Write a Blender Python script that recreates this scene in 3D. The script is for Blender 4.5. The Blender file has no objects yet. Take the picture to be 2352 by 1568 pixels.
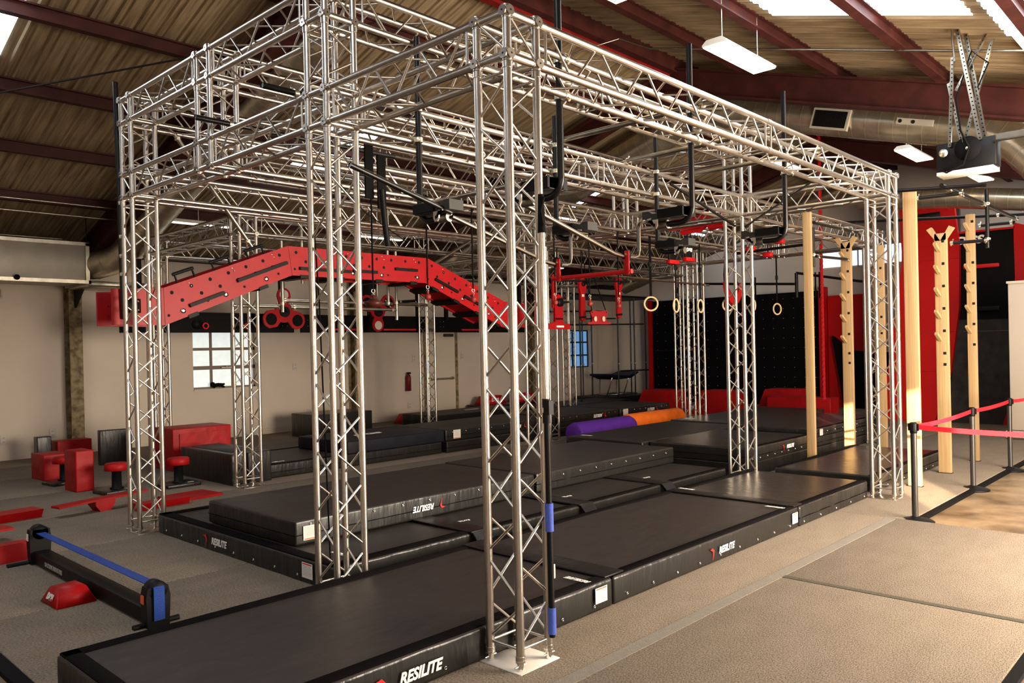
import bpy, bmesh, math, random
from mathutils import Vector, Matrix, Quaternion, Euler
random.seed(7)
PI = math.pi
S = bpy.context.scene
COL = S.collection

# ---------------------------------------------------------------- camera
cam_d = bpy.data.cameras.new('camera'); cam = bpy.data.objects.new('camera', cam_d); COL.objects.link(cam)
YAW, PITCH, ROLL, FPX = 0.7492, -0.0033, -0.0221, 1817.06
fw = Vector((math.cos(YAW)*math.cos(PITCH), math.sin(YAW)*math.cos(PITCH), math.sin(PITCH)))
r0 = Vector((math.sin(YAW), -math.cos(YAW), 0)); u0 = r0.cross(fw)
rr = r0*math.cos(ROLL)+u0*math.sin(ROLL); uu = -r0*math.sin(ROLL)+u0*math.cos(ROLL)
M = Matrix((rr, uu, -fw)).transposed().to_4x4(); M.translation = Vector((-3.1812, -3.0552, 1.8033))
cam.matrix_world = M
cam_d.sensor_width = 36; cam_d.lens = FPX/2352*36
cam_d.shift_x = -33.0/2352; cam_d.shift_y = 20.97/2352
cam_d.clip_start = .05; cam_d.clip_end = 200
S.camera = cam

# ---------------------------------------------------------------- sky, sun, daylight, exposure
W = bpy.data.worlds.new('world'); S.world = W; W.use_nodes = True
bg = W.node_tree.nodes['Background']; bg.inputs[0].default_value = (.75, .86, 1, 1); bg.inputs[1].default_value = 2.0
def lamp(name, kind, loc, direction, energy, color, **k):
    d = bpy.data.lights.new(name, kind); d.energy = energy; d.color = color
    for a, b in k.items(): setattr(d, a, b)
    o = bpy.data.objects.new(name, d); COL.objects.link(o); o.location = loc
    o.rotation_mode = 'QUATERNION'; o.rotation_quaternion = Vector(direction).to_track_quat('-Z', 'Y')
    return o
lamp('sun', 'SUN', (-6, -9, 4), (1.47, 1, -.234), 9, (1, .80, .55), angle=math.radians(.6))
# area lamp before the solid front wall, standing in for an unseen roll-up door
lamp('door_daylight', 'AREA', (5.6, -5.05, 1.9), (.12, 1, -.05), 650, (1, .86, .69), shape='RECTANGLE', size=6.0, size_y=3.2)
lamp('window_daylight', 'AREA', (-4.4, -5.05, 2.2), (.25, 1, 0), 45, (1, .78, .58), shape='RECTANGLE', size=2.6, size_y=2.0)  # added fill from the camera's left
S.view_settings.view_transform = 'Standard'; S.view_settings.look = 'None'
S.view_settings.gamma = 1; S.view_settings.exposure = 2.0; S.view_settings.use_curve_mapping = False

# ---------------------------------------------------------------- materials
MATS = {}
def mat(name, col, rough=.6, metal=0., bump=0., bscale=40., var=0., vscale=6., col2=None, stretch=None, emit=None, estr=0., spec=None, detail=3., bump2=0., b2scale=3.):
    if name in MATS: return MATS[name]
    m = bpy.data.materials.new(name); m.use_nodes = True; nt = m.node_tree; N = nt.nodes; L = nt.links
    b = N['Principled BSDF']; b.inputs['Base Color'].default_value = (*col, 1)
    b.inputs['Roughness'].default_value = rough; b.inputs['Metallic'].default_value = metal
    if spec is None and metal < .5: spec = .22
    if spec is not None: b.inputs['Specular IOR Level'].default_value = spec
    tc = N.new('ShaderNodeTexCoord'); src = tc.outputs['Object']
    if stretch:
        mp = N.new('ShaderNodeMapping'); mp.inputs['Scale'].default_value = stretch; L.new(src, mp.inputs[0]); src = mp.outputs[0]
    if var > 0 or col2:
        n = N.new('ShaderNodeTexNoise'); n.inputs['Scale'].default_value = vscale; n.inputs['Detail'].default_value = detail; L.new(src, n.inputs['Vector'])
        r = N.new('ShaderNodeValToRGB'); c2 = col2 or tuple(min(1, c*(1+var)) for c in col); c1 = col if col2 else tuple(c*(1-var) for c in col)
        r.color_ramp.elements[0].position = .35; r.color_ramp.elements[1].position = .65
        r.color_ramp.elements[0].color = (*c1, 1); r.color_ramp.elements[1].color = (*c2, 1)
        L.new(n.outputs[0], r.inputs[0]); L.new(r.outputs[0], b.inputs['Base Color'])
    if bump > 0:
        n2 = N.new('ShaderNodeTexNoise'); n2.inputs['Scale'].default_value = bscale; n2.inputs['Detail'].default_value = 4; L.new(src, n2.inputs['Vector'])
        bp = N.new('ShaderNodeBump'); bp.inputs['Strength'].default_value = bump; bp.inputs['Distance'].default_value = .02
        L.new(n2.outputs[0], bp.inputs['Height']); last = bp
        if bump2 > 0:
            n3 = N.new('ShaderNodeTexNoise'); n3.inputs['Scale'].default_value = b2scale; n3.inputs['Detail'].default_value = 2; L.new(tc.outputs['Object'], n3.inputs['Vector'])
            b3 = N.new('ShaderNodeBump'); b3.inputs['Strength'].default_value = bump2; b3.inputs['Distance'].default_value = .08
            L.new(n3.outputs[0], b3.inputs['Height']); L.new(bp.outputs[0], b3.inputs['Normal']); last = b3
        L.new(last.outputs[0], b.inputs['Normal'])
    if emit:
        b.inputs['Emission Color'].default_value = (*emit, 1); b.inputs['Emission Strength'].default_value = estr
    MATS[name] = m; return m
ALU = mat('brushed_aluminium', (.54, .49, .43), .30, 1., bump=.03, bscale=60, var=.08, vscale=9)
ALU2 = mat('dull_galvanised_pipe', (.36, .33, .27), .34, 1., var=.15, vscale=8)
ZINC = mat('zinc_clamp', (.72, .66, .52), .35, 1., var=.2, vscale=40)
BRASS = mat('brass_nut', (.75, .55, .2), .3, 1.)
VINYL = mat('black_mat_vinyl', (.009, .0075, .007), .36, 0, bump=.35, bscale=5, stretch=(1, 4, 4), bump2=.35, b2scale=2.2, var=.2, vscale=3)
VINYLF = mat('black_mat_side_vinyl', (.011, .010, .009), .33, spec=.42, bump=.55, bscale=7, stretch=(1.6, 1.6, .35))
SUEDE = mat('charcoal_mat_top', (.026, .020, .017), .50, 0, bump=.25, bscale=3.0, stretch=(1, 2.5, 1), var=.12, vscale=5, bump2=.22, b2scale=1.3)
GLOSSTOP = mat('glossy_mat_top', (.024, .017, .013), .27, spec=.5, bump=.5, bscale=4.5, stretch=(3.5, .7, 1), var=.12, vscale=5)
VELCRO = mat('black_velcro_border', (.0035, .0025, .0025), .9, spec=.06, bump=.3, bscale=120)
NAVY = mat('navy_mat_vinyl', (.0045, .005, .010), .5, 0, bump=.3, bscale=6, var=.2)
STEELB = mat('black_painted_pipe', (.005, .004, .004), .30, 0, spec=.30)
BLKP = mat('black_plastic', (.004, .0035, .0035), .5, spec=.16)
GREYP = mat('grey_plastic', (.04, .038, .034), .5)
BLKRUB = mat('black_rubber', (.003, .0025, .0025), .8, spec=.1)
RED = mat('red_painted_plywood', (.33, .004, .007), .42, 0, bump=.05, bscale=90, var=.06, vscale=5)
REDV = mat('red_foam_vinyl', (.30, .002, .003), .5, 0, bump=.35, bscale=6, var=.1, vscale=5, bump2=.2)
REDS = mat('red_plastic', (.50, .008, .010), .35)
REDROPE = mat('red_rope', (.5, .01, .015), .8, bump=.5, bscale=60)
REDBELT = mat('red_belt_webbing', (.62, .010, .020), .5, bump=.2, bscale=200)
WOOD = mat('laminated_ash', (.32, .20, .09), .5, 0, col2=(.41, .27, .135), vscale=3, stretch=(14, 14, .35), detail=4)
WOODRING = mat('birch_ring', (.72, .52, .28), .4)
HOLE = mat('dark_recess', (.006, .005, .005), .8)
WALLP = mat('cream_wall_paint', (.56, .475, .39), .75, 0, bump=.04, bscale=40, var=.035, vscale=1.2)
WALLW = mat('white_wall_paint', (.60, .53, .47), .75, 0, var=.03, vscale=1.2)
TRIMP = mat('cream_baseboard', (.55, .47, .37), .6)
ROOFM = mat('weathered_corrugated_roof', (.20, .138, .078), .6, .2, col2=(.36, .27, .16), vscale=2.5, stretch=(9, .6, .6), detail=6, bump=.1, bscale=30)
OXIDE = mat('red_oxide_steel', (.042, .009, .007), .6, 0, var=.25, vscale=5, bump=.1, bscale=20)
REDLEAD = mat('bright_red_primer_steel', (.16, .006, .005), .55, 0, var=.2, vscale=4)
DARKSTEEL = mat('dark_steel', (.014, .011, .009), .6, .2, var=.2)
COLUMNM = mat('peeling_painted_column', (.30, .235, .13), .7, 0, col2=(.12, .08, .04), vscale=9, detail=6, bump=.2)
SKYL = mat('translucent_skylight_panel', (.8, .85, .9), .5, emit=(.80, .90, 1), estr=1.6)
PANE = mat('frosted_window_pane', (.7, .75, .75), .4, emit=(.80, .90, .88), estr=.155, var=.05)
PANEB = mat('blue_window_pane', (.1, .25, .5), .3, emit=(.14, .33, .62), estr=.20)
PANEW = mat('bright_window_pane', (.7, .8, .9), .3, emit=(.75, .86, 1), estr=.28)
FRAMEM = mat('window_frame_paint', (.20, .155, .12), .6)
FRAMED = mat('dark_window_frame', (.03, .03, .03), .6)
TUBE_L = mat('lamp_diffuser', (1, .9, .7), .4, emit=(1, .70, .40), estr=3.2)
LAMPW = mat('lamp_housing_white', (.75, .70, .62), .5)
STRIPM = mat('led_strip_diffuser', (1, 1, 1), .4, emit=(1, .9, .78), estr=1.2)
WHITEP = mat('white_print', (.75, .72, .68), .5)
REDPRINT = mat('red_print', (.60, .02, .02), .5)
ORANGEP = mat('orange_print', (.75, .10, .02), .5)
GREYPRINT = mat('grey_print', (.35, .33, .31), .6)
LABELM = mat('white_label_paper', (.62, .58, .52), .6)
BLUEW = mat('blue_webbing', (.012, .045, .24), .6, bump=.3, bscale=120)
BLUEF = mat('blue_foam_grip', (.06, .10, .42), .75, bump=.2, bscale=60, var=.08)
PURPLE = mat('purple_foam_vinyl', (.085, .018, .26), .6, bump=.2, bscale=8, var=.1)
ORANGE = mat('orange_foam_vinyl', (.85, .16, .012), .55, bump=.2, bscale=8, var=.08)
CLIMB = mat('black_climbing_panel', (.003, .0025, .003), .6, spec=.08, bump=.1, bscale=30, var=.2)
CLIMBG = mat('worn_dark_grey_panel', (.022, .018, .016), .6, 0, col2=(.04, .034, .029), vscale=5, detail=7, bump=.1)
REDWALL = mat('red_wall_panel', (.40, .003, .003), .5, 0, var=.05, vscale=2)
CHROME = mat('chrome', (.85, .83, .78), .12, 1.)
BOXG = mat('dull_sheet_metal_box', (.42, .38, .31), .55, .35, col2=(.50, .46, .39), vscale=3, detail=6)
OUTLET = mat('outlet_plastic', (.55, .49, .42), .5)
CARDB = mat('cream_partition', (.62, .53, .42), .7)
BASEP = mat('painted_base_plate', (.66, .60, .52), .5)
POSTG = mat('charcoal_post_paint', (.06, .055, .052), .3, .6)
DUCT = None
def duct_mat():
    m = bpy.data.materials.new('spiral_galvanised_duct'); m.use_nodes = True; nt = m.node_tree; N = nt.nodes; L = nt.links
    b = N['Principled BSDF']; b.inputs['Metallic'].default_value = .9; b.inputs['Roughness'].default_value = .28
    tc = N.new('ShaderNodeTexCoord'); n = N.new('ShaderNodeTexNoise'); n.inputs['Scale'].default_value = 5; n.inputs['Detail'].default_value = 5
    L.new(tc.outputs['Object'], n.inputs['Vector']); r = N.new('ShaderNodeValToRGB')
    r.color_ramp.elements[0].color = (.46, .40, .29, 1); r.color_ramp.elements[1].color = (.66, .59, .46, 1); r.color_ramp.elements[0].position = .3; r.color_ramp.elements[1].position = .7
    L.new(n.outputs[0], r.inputs[0]); L.new(r.outputs[0], b.inputs['Base Color']); return m
DUCT = duct_mat()
def carpet_mat(name, c1, c2, stretch=(1, 1, 1)):
    m = bpy.data.materials.new(name); m.use_nodes = True; nt = m.node_tree; N = nt.nodes; L = nt.links
    b = N['Principled BSDF']; b.inputs['Roughness'].default_value = .95; b.inputs['Specular IOR Level'].default_value = .15
    tc = N.new('ShaderNodeTexCoord'); mp = N.new('ShaderNodeMapping'); mp.inputs['Scale'].default_value = stretch; L.new(tc.outputs['Object'], mp.inputs[0])
    n = N.new('ShaderNodeTexNoise'); n.inputs['Scale'].default_value = 150; n.inputs['Detail'].default_value = 3; L.new(mp.outputs[0], n.inputs['Vector'])
    n2 = N.new('ShaderNodeTexNoise'); n2.inputs['Scale'].default_value = 6; n2.inputs['Detail'].default_value = 3; L.new(mp.outputs[0], n2.inputs['Vector'])
    mx = N.new('ShaderNodeMath'); mx.operation = 'MULTIPLY_ADD'; mx.inputs[1].default_value = .12; L.new(n2.outputs[0], mx.inputs[0]); L.new(n.outputs[0], mx.inputs[2])
    r = N.new('ShaderNodeValToRGB'); r.color_ramp.elements[0].position = .36; r.color_ramp.elements[1].position = .74
    r.color_ramp.elements[0].color = (*c1, 1); r.color_ramp.elements[1].color = (*c2, 1); L.new(mx.outputs[0], r.inputs[0]); L.new(r.outputs[0], b.inputs['Base Color'])
    bp = N.new('ShaderNodeBump'); bp.inputs['Strength'].default_value = .5; bp.inputs['Distance'].default_value = .006; L.new(n.outputs[0], bp.inputs['Height']); L.new(bp.outputs[0], b.inputs['Normal'])
    return m
CARPET = carpet_mat('grey_brown_carpet', (.085, .063, .045), (.270, .215, .158), (.45, 1, 1))
TAPE = mat('woven_grey_carpet_tape', (.20, .175, .14), .8, bump=.3, bscale=150, var=.06, vscale=30)
TAPED = mat('dark_carpet_seam_tape', (.075, .065, .045), .8, bump=.3, bscale=150)
def concrete():
    m = bpy.data.materials.new('stained_concrete'); m.use_nodes = True; nt = m.node_tree; N = nt.nodes; L = nt.links
    b = N['Principled BSDF']; b.inputs['Roughness'].default_value = .33
    tc = N.new('ShaderNodeTexCoord'); n = N.new('ShaderNodeTexNoise'); n.inputs['Scale'].default_value = 1.6; n.inputs['Detail'].default_value = 9; n.inputs['Roughness'].default_value = .65
    L.new(tc.outputs['Object'], n.inputs['Vector']); r = N.new('ShaderNodeValToRGB'); e = r.color_ramp.elements
    e[0].position = .36; e[0].color = (.085, .052, .026, 1); e[1].position = .62; e[1].color = (.30, .205, .115, 1)
    x = e.new(.5); x.color = (.19, .125, .065, 1); L.new(n.outputs[0], r.inputs[0]); L.new(r.outputs[0], b.inputs['Base Color'])
    bp = N.new('ShaderNodeBump'); bp.inputs['Strength'].default_value = .08; bp.inputs['Distance'].default_value = .01; L.new(n.outputs[0], bp.inputs['Height']); L.new(bp.outputs[0], b.inputs['Normal'])
    return m
CONC = concrete()

# ---------------------------------------------------------------- helpers
class MB:
    """collects simple solids in world coordinates; build() links them as ONE mesh object"""
    def __init__(s): s.v = []; s.f = []; s.sm = []
    def add(s, vs, fs, smooth=False):
        o = len(s.v); s.v += [tuple(p) for p in vs]; s.f += [[o+i for i in f] for f in fs]; s.sm += [smooth]*len(fs); return s
    def box(s, lo, hi, R=None, c=None):
        (x0, y0, z0), (x1, y1, z1) = lo, hi
        vs = [Vector(p) for p in ((x0,y0,z0),(x1,y0,z0),(x1,y1,z0),(x0,y1,z0),(x0,y0,z1),(x1,y0,z1),(x1,y1,z1),(x0,y1,z1))]
        if R is not None: vs = [R @ p for p in vs]
        if c is not None: vs = [p+Vector(c) for p in vs]
        return s.add(vs, [(0,3,2,1),(4,5,6,7),(0,1,5,4),(1,2,6,5),(2,3,7,6),(3,0,4,7)])
    def rbox(s, lo, hi, r=.02, seg=3, R=None, c=None):
        bm = bmesh.new(); bmesh.ops.create_cube(bm, size=1)
        lo = Vector(lo); hi = Vector(hi); d = hi-lo; m = (lo+hi)/2
        for v in bm.verts: v.co = Vector((v.co.x*d.x, v.co.y*d.y, v.co.z*d.z))+m
        r = min(r, min(d)*.45)
        bmesh.ops.bevel(bm, geom=bm.edges[:], offset=r, segments=seg, affect='EDGES', profile=.6)
        vs = [v.co.copy() for v in bm.verts]
        if R is not None: vs = [R @ p for p in vs]
        if c is not None: vs = [p+Vector(c) for p in vs]
        bm.verts.index_update(); fs = [[v.index for v in f.verts] for f in bm.faces]; bm.free()
        return s.add(vs, fs, True)
    def tube(s, p, q, r, n=10, r2=None, cap=True):
        p = Vector(p); q = Vector(q); r2 = r if r2 is None else r2; d = (q-p).normalized()
        a = d.orthogonal().normalized(); b = d.cross(a); vs = []
        for c, rad in ((p, r), (q, r2)):
            for i in range(n):
                t = 2*PI*i/n; vs.append(c+(a*math.cos(t)+b*math.sin(t))*rad)
        s.add(vs, [(i, (i+1) % n, n+(i+1) % n, n+i) for i in range(n)], True)
        if cap: s.add(vs, [list(range(n))[::-1], list(range(n, 2*n))], False)
        return s
    def path(s, pts, r, n=10, closed=False, cap=True):
        pts = [Vector(p) for p in pts]; m = len(pts); vs = []; prev = None
        for i, p in enumerate(pts):
            a = pts[(i-1) % m] if (closed or i > 0) else p; b = pts[(i+1) % m] if (closed or i < m-1) else p
            d = (b-a).normalized()
            if prev is None: x = d.orthogonal().normalized()
            else: x = (prev-d*prev.dot(d)).normalized()
            prev = x; y = d.cross(x)
            for k in range(n):
                t = 2*PI*k/n; vs.append(p+(x*math.cos(t)+y*math.sin(t))*r)
        fs = []
        for i in range(m if closed else m-1):
            j = (i+1) % m
            fs += [(i*n+k, i*n+(k+1) % n, j*n+(k+1) % n, j*n+k) for k in range(n)]
        s.add(vs, fs, True)
        if cap and not closed: s.add(vs[:n], [list(range(n))[::-1]]); s.add(vs[-n:], [list(range(n))])
        return s
    def prism(s, poly, o, ax, ay, h, smooth=False):
        """poly 2-D points laid in the plane (o, ax, ay), thickened by vector h"""
        o = Vector(o); ax = Vector(ax); ay = Vector(ay); h = Vector(h); n = len(poly)
        a = [o+ax*x+ay*y for x, y in poly]; b = [p+h for p in a]
        s.add(a+b, [list(range(n))[::-1], list(range(n, 2*n))]); 
        s.add(a+b, [(i, (i+1) % n, n+(i+1) % n, n+i) for i in range(n)], smooth); return s
    def lathe(s, prof, c, n=24, axis='Z', R=None):
        c = Vector(c); vs = []
        for r, z in prof:
            for i in range(n):
                t = 2*PI*i/n; p = Vector((r*math.cos(t), r*math.sin(t), z))
                if axis == 'X': p = Vector((p.z, p.x, p.y))
                if axis == 'Y': p = Vector((p.x, p.z, p.y))
                if R is not None: p = R @ p
                vs.append(c+p)
        m = len(prof)
        s.add(vs, [(j*n+i, j*n+(i+1) % n, (j+1)*n+(i+1) % n, (j+1)*n+i) for j in range(m-1) for i in range(n)], True); return s
    def ring(s, c, R_, r, ax, ay, n=24, k=8):
        c = Vector(c); ax = Vector(ax); ay = Vector(ay)
        return s.path([c+ax*(R_*math.cos(2*PI*i/n))+ay*(R_*math.sin(2*PI*i/n)) for i in range(n)], r, k, closed=True)
    def sphere(s, c, r, n=12):
        return s.lathe([(max(1e-4, r*math.sin(PI*i/8)), -r*math.cos(PI*i/8)) for i in range(9)], c, n)
    def mesh(s, name, m, off=(0, 0, 0)):
        me = bpy.data.meshes.new(name); off = Vector(off)
        me.from_pydata([tuple(Vector(p)-off) for p in s.v], [], s.f); me.materials.append(m)
        me.polygons.foreach_set('use_smooth', s.sm); me.update()
        return me
    def build(s, name, m, parent=None, origin=None, kind=None, label=None):
        if parent is not None: off = WORLD[parent.name]
        elif origin is not None: off = Vector(origin)
        else:
            off = Vector((0, 0, 0))
        me = s.mesh(name, m, off)
        bm = bmesh.new(); bm.from_mesh(me); bmesh.ops.recalc_face_normals(bm, faces=bm.faces); bm.to_mesh(me); bm.free()
        o = bpy.data.objects.new(name, me); COL.objects.link(o)
        if parent is not None: o.parent = parent; WORLD[o.name] = off
        else: o.location = off; WORLD[o.name] = off
        if kind: o['kind'] = kind
        if label: o['label'] = label
        LAST[0] = o
        return o
LAST = [None]
WORLD = {}
def tag(o, label, cat, group=None, kind=None):
    o['label'] = label; o['category'] = cat
    if group: o['group'] = group
    if kind: o['kind'] = kind
    return o
def thing(name, label, cat, loc, group=None):
    o = bpy.data.objects.new(name, None); COL.objects.link(o); o.location = loc; o.empty_display_size = .1
    WORLD[o.name] = Vector(loc); tag(o, label, cat, group); return o
def struct(name, mb, m, parent=None):
    o = mb.build(name, m, parent)
    if parent is None: o['kind'] = 'structure'
    return o
def dup(root, loc, label, rot=None, name=None):
    r = root.copy(); COL.objects.link(r); r.location = loc; r['label'] = label; WORLD[r.name] = Vector(loc)
    if rot is not None: r.rotation_euler = (0, 0, rot)
    for ch in root.children:
        c = ch.copy(); COL.objects.link(c); c.parent = r; WORLD[c.name] = Vector(loc)
        for g in ch.children:
            d = g.copy(); COL.objects.link(d); d.parent = c; WORLD[d.name] = Vector(loc)
    return r
def text(body, size, o, ax, ay, m, parent, name='lettering', shear=0., bold=0., depth=.001, sx=1.):
    cu = bpy.data.curves.new(name, 'FONT'); cu.body = body; cu.size = size; cu.shear = shear; cu.offset = bold; cu.extrude = depth; cu.align_x = 'CENTER'; cu.align_y = 'CENTER'; cu.resolution_u = 3
    t = bpy.data.objects.new(name, cu); COL.objects.link(t); dg = bpy.context.evaluated_depsgraph_get(); dg.update()
    me = bpy.data.meshes.new_from_object(t.evaluated_get(dg)); bpy.data.objects.remove(t); bpy.data.curves.remove(cu)
    ax = Vector(ax).normalized(); ay = Vector(ay).normalized(); az = ax.cross(ay); off = WORLD[parent.name] if parent else Vector((0, 0, 0))
    for v in me.vertices: v.co = Vector(o)-off+ax*v.co.x*sx+ay*v.co.y+az*(v.co.z+depth)
    me.materials.clear(); me.materials.append(m)
    ob = bpy.data.objects.new(name, me); COL.objects.link(ob); ob.parent = parent; WORLD[ob.name] = off
    return ob
V = Vector

# ================================================================ ROOM
XW0, XW1, YW0, YW1 = -8.0, 18.9, -5.2, 13.4
EAVE, SL, YR = 3.8, .30, 4.1
def zroof(y): return EAVE+SL*(YW1-y) if y >= YR else EAVE+SL*(YW1-YR)-SL*(YR-y)
floor = struct('floor', MB().box((XW0, YW0, -.2), (XW1, YW1, -.035)), CONC)
def carpet(x0, x1, y0, y1):
    g = .003
    return MB().rbox((x0+g, y0+g, -.035), (x1-g, y1-g, 0), .008, 2).build('carpet_strip', CARPET, floor)
carpet(-1.85, 2.6, -2.03, -.28); carpet(2.6, 5.2, -2.03, -.28)
ys = [-.28, 1.55, 3.38, 5.21, 7.04, 8.87, 10.7, 12.3, YW1]
for a, b in zip(ys, ys[1:]):
    if a < 0: carpet(-1.85, 5.2, a, b); carpet(5.2, XW1, -.46, b)
    elif a > 3: carpet(-6.5, 7.2, a, b); carpet(7.2, XW1, a, b)
    else: carpet(-1.85, 7.2, a, b); carpet(7.2, XW1, a, b)
MB().box((-1.0, -.33, 0), (5.15, -.235, .003)).build('seam_tape', TAPE, floor, label='pale woven carpet seam tape')
MB().box((2.575, -2.03, 0), (2.635, -.33, .003)).build('seam_tape', TAPED, floor, label='dark carpet seam tape')
MB().box((-1.93, 1.0, -.035), (-1.85, 3.38, -.004)).build('carpet_edge_strip', BLKRUB, floor)
MB().box((5.15, -.53, -.035), (XW1, -.46, -.006)).build('carpet_edge_strip', BLKRUB, floor)
MB().box((-1.0, -2.09, -.035), (5.2, -2.03, -.006)).build('carpet_edge_strip', BLKRUB, floor)

def wall_holes(name, m, axis, c0, c1, u0, u1, z0, z1, holes):
    mb = MB(); us = sorted({u0, u1, *[h[0] for h in holes], *[h[1] for h in holes]}); zs = sorted({z0, z1, *[h[2] for h in holes], *[h[3] for h in holes]})
    for a, b in zip(us, us[1:]):
        for c, d in zip(zs, zs[1:]):
            if any(h[0] <= a and b <= h[1] and h[2] <= c and d <= h[3] for h in holes): continue
            if axis == 'y': mb.box((a, c0, c), (b, c1, d))
            else: mb.box((c0, a, c), (c1, b, d))
    return struct(name, mb, m)
H1 = (4.22, 5.66, 1.08, 2.72); H2 = (16.60, 17.75, 1.12, 2.36)
wl = wall_holes('wall_left', WALLP, 'y', YW1, YW1+.25, XW0, XW1+.25, -.2, EAVE+.05, [H1, H2])
gab = MB()
H3 = (2.9, 6.07, 3.83, 4.40)
def gable(name, x0, x1, m, hole=None):
    mb = MB(); pts = [YW0, hole[0], hole[1], YR, YW1] if hole else [YW0, YR, YW1]; pts = sorted(pts)
    for a, b in zip(pts, pts[1:]):
        segs = [(-.2, None)]
        if hole and hole[0] <= a and b <= hole[1]: segs = [(-.2, hole[2]), (hole[3], None)]
        for lo, hi in segs:
            poly = [(a, lo), (b, lo), (b, zroof(b)+.02 if hi is None else hi), (a, zroof(a)+.02 if hi is None else hi)]
            mb.prism(poly, (x0, 0, 0), (0, 1, 0), (0, 0, 1), (x1-x0, 0, 0))
    return struct(name, mb, m)
gable('wall_end', XW1, XW1+.25, WALLW, H3)
gable('wall_back', XW0-.25, XW0, WALLP)
# front wall behind the camera: one window lets the low evening sun in, no door is cut, an area lamp stands in for it
wall_holes('wall_front', WALLP, 'y', YW0-.25, YW0, XW0, XW1, -.2, EAVE+.05, [(-1.45, -.15, 1.1, 2.46)])
MB()
wb = MB().box((XW0, YW1-.018, 0), (XW1, YW1, .13)); struct('baseboard_left', wb, TRIMP)
wb = MB().box((XW1-.018, YW0, 0), (XW1, YW1, .13)); struct('baseboard_end', wb, TRIMP)

def window(n, x0, x1, z0, z1, cols, rows, pm, fm, y=YW1+.13, mw=.025):
    w = bpy.data.objects.new('window_%d' % n, None); COL.objects.link(w); w.location = ((x0+x1)/2, y, z0); WORLD[w.name] = V(w.location); w['kind'] = 'structure'
    fr = MB().box((x0, y-.03, z0), (x1, y+.03, z0+.04)).box((x0, y-.03, z1-.04), (x1, y+.03, z1)).box((x0, y-.03, z0), (x0+.035, y+.03, z1)).box((x1-.035, y-.03, z0), (x1, y+.03, z1))
    for c in cols: fr.box((c-mw, y-.028, z0), (c+mw, y+.028, z1))
    for a, b in rows: fr.box((x0, y-.03, a), (x1, y+.03, b))
    fr.build('window_frame', fm, w)
    cx = [x0]+list(cols)+[x1]; rz = [z0]+[v for r_ in rows for v in r_]+[z1]
    for a, b in zip(cx, cx[1:]):
        for k in range(0, len(rz), 2): MB().box((a+.01, y+.005, rz[k]), (b-.01, y+.012, rz[k+1])).build('pane', pm, w)
    MB().box((x0, YW1-.03, z0-.03), (x1, y-.03, z0+.003)).build('window_sill', WALLP, w)
    return w
w1 = window(1, *H1, [4.66, 5.14], [(1.49, 1.57), (1.90, 1.96), (2.29, 2.34)], PANE, FRAMEM)
MB().box((4.86, YW1+.03, 1.515), (5.08, YW1+.06, 1.535)).tube((4.97, YW1+.06, 1.53), (4.97, YW1, 1.56), .012).build('window_latch', ZINC, w1)
window(2, *H2, [16.95, 17.36], [(1.50, 1.55), (1.93, 1.98)], PANEB, FRAMED, YW1+.2, .03)
w3 = bpy.data.objects.new('window_3', None); COL.objects.link(w3); w3.location = (XW1, 4.5, 3.83); WORLD[w3.name] = V(w3.location); w3['kind'] = 'structure'
fr = MB()
for y in (2.9, 3.95, 5.0, 6.03): fr.box((XW1+.02, y, 3.83), (XW1+.08, y+.04, 4.40))
fr.box((XW1+.02, 2.9, 3.83), (XW1+.08, 6.07, 3.87)).box((XW1+.02, 2.9, 4.36), (XW1+.08, 6.07, 4.40)); fr.build('window_frame', LAMPW, w3)
for y in (2.94, 3.99, 5.04): MB().box((XW1+.045, y, 3.87), (XW1+.055, y+1.0, 4.36)).build('pane', PANEW, w3)

# doors in the left wall
def door(n, x0, x1, z1, y=YW1):
    d = bpy.data.objects.new('door_%d' % n, None); COL.objects.link(d); d.location = ((x0+x1)/2, y, 0); WORLD[d.name] = V(d.location); d['kind'] = 'structure'
    MB().rbox((x0, y-.045, .01), (x1, y, z1), .006).build('door_leaf', CARDB, d)
    MB().box((x0-.09, y-.06, 0), (x0, y, z1+.09)).box((x1, y-.06, 0), (x1+.09, y, z1+.09)).box((x0-.09, y-.06, z1), (x1+.09, y, z1+.09)).build('door_frame', COLUMNM, d)
    MB().tube((x0+.03, y-.11, 1.02), (x1-.12, y-.11, 1.02), .028).box((x0+.02, y-.12, .98), (x0+.09, y-.04, 1.06)).box((x1-.2, y-.12, .98), (x1-.12, y-.04, 1.06)).build('push_bar', ZINC, d)
    MB().rbox((x1-.42, y-.14, z1-.14), (x1-.12, y-.045, z1-.06), .01).build('door_closer', GREYP, d)
    return d
door(1, 10.55, 11.55, 2.30)

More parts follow.
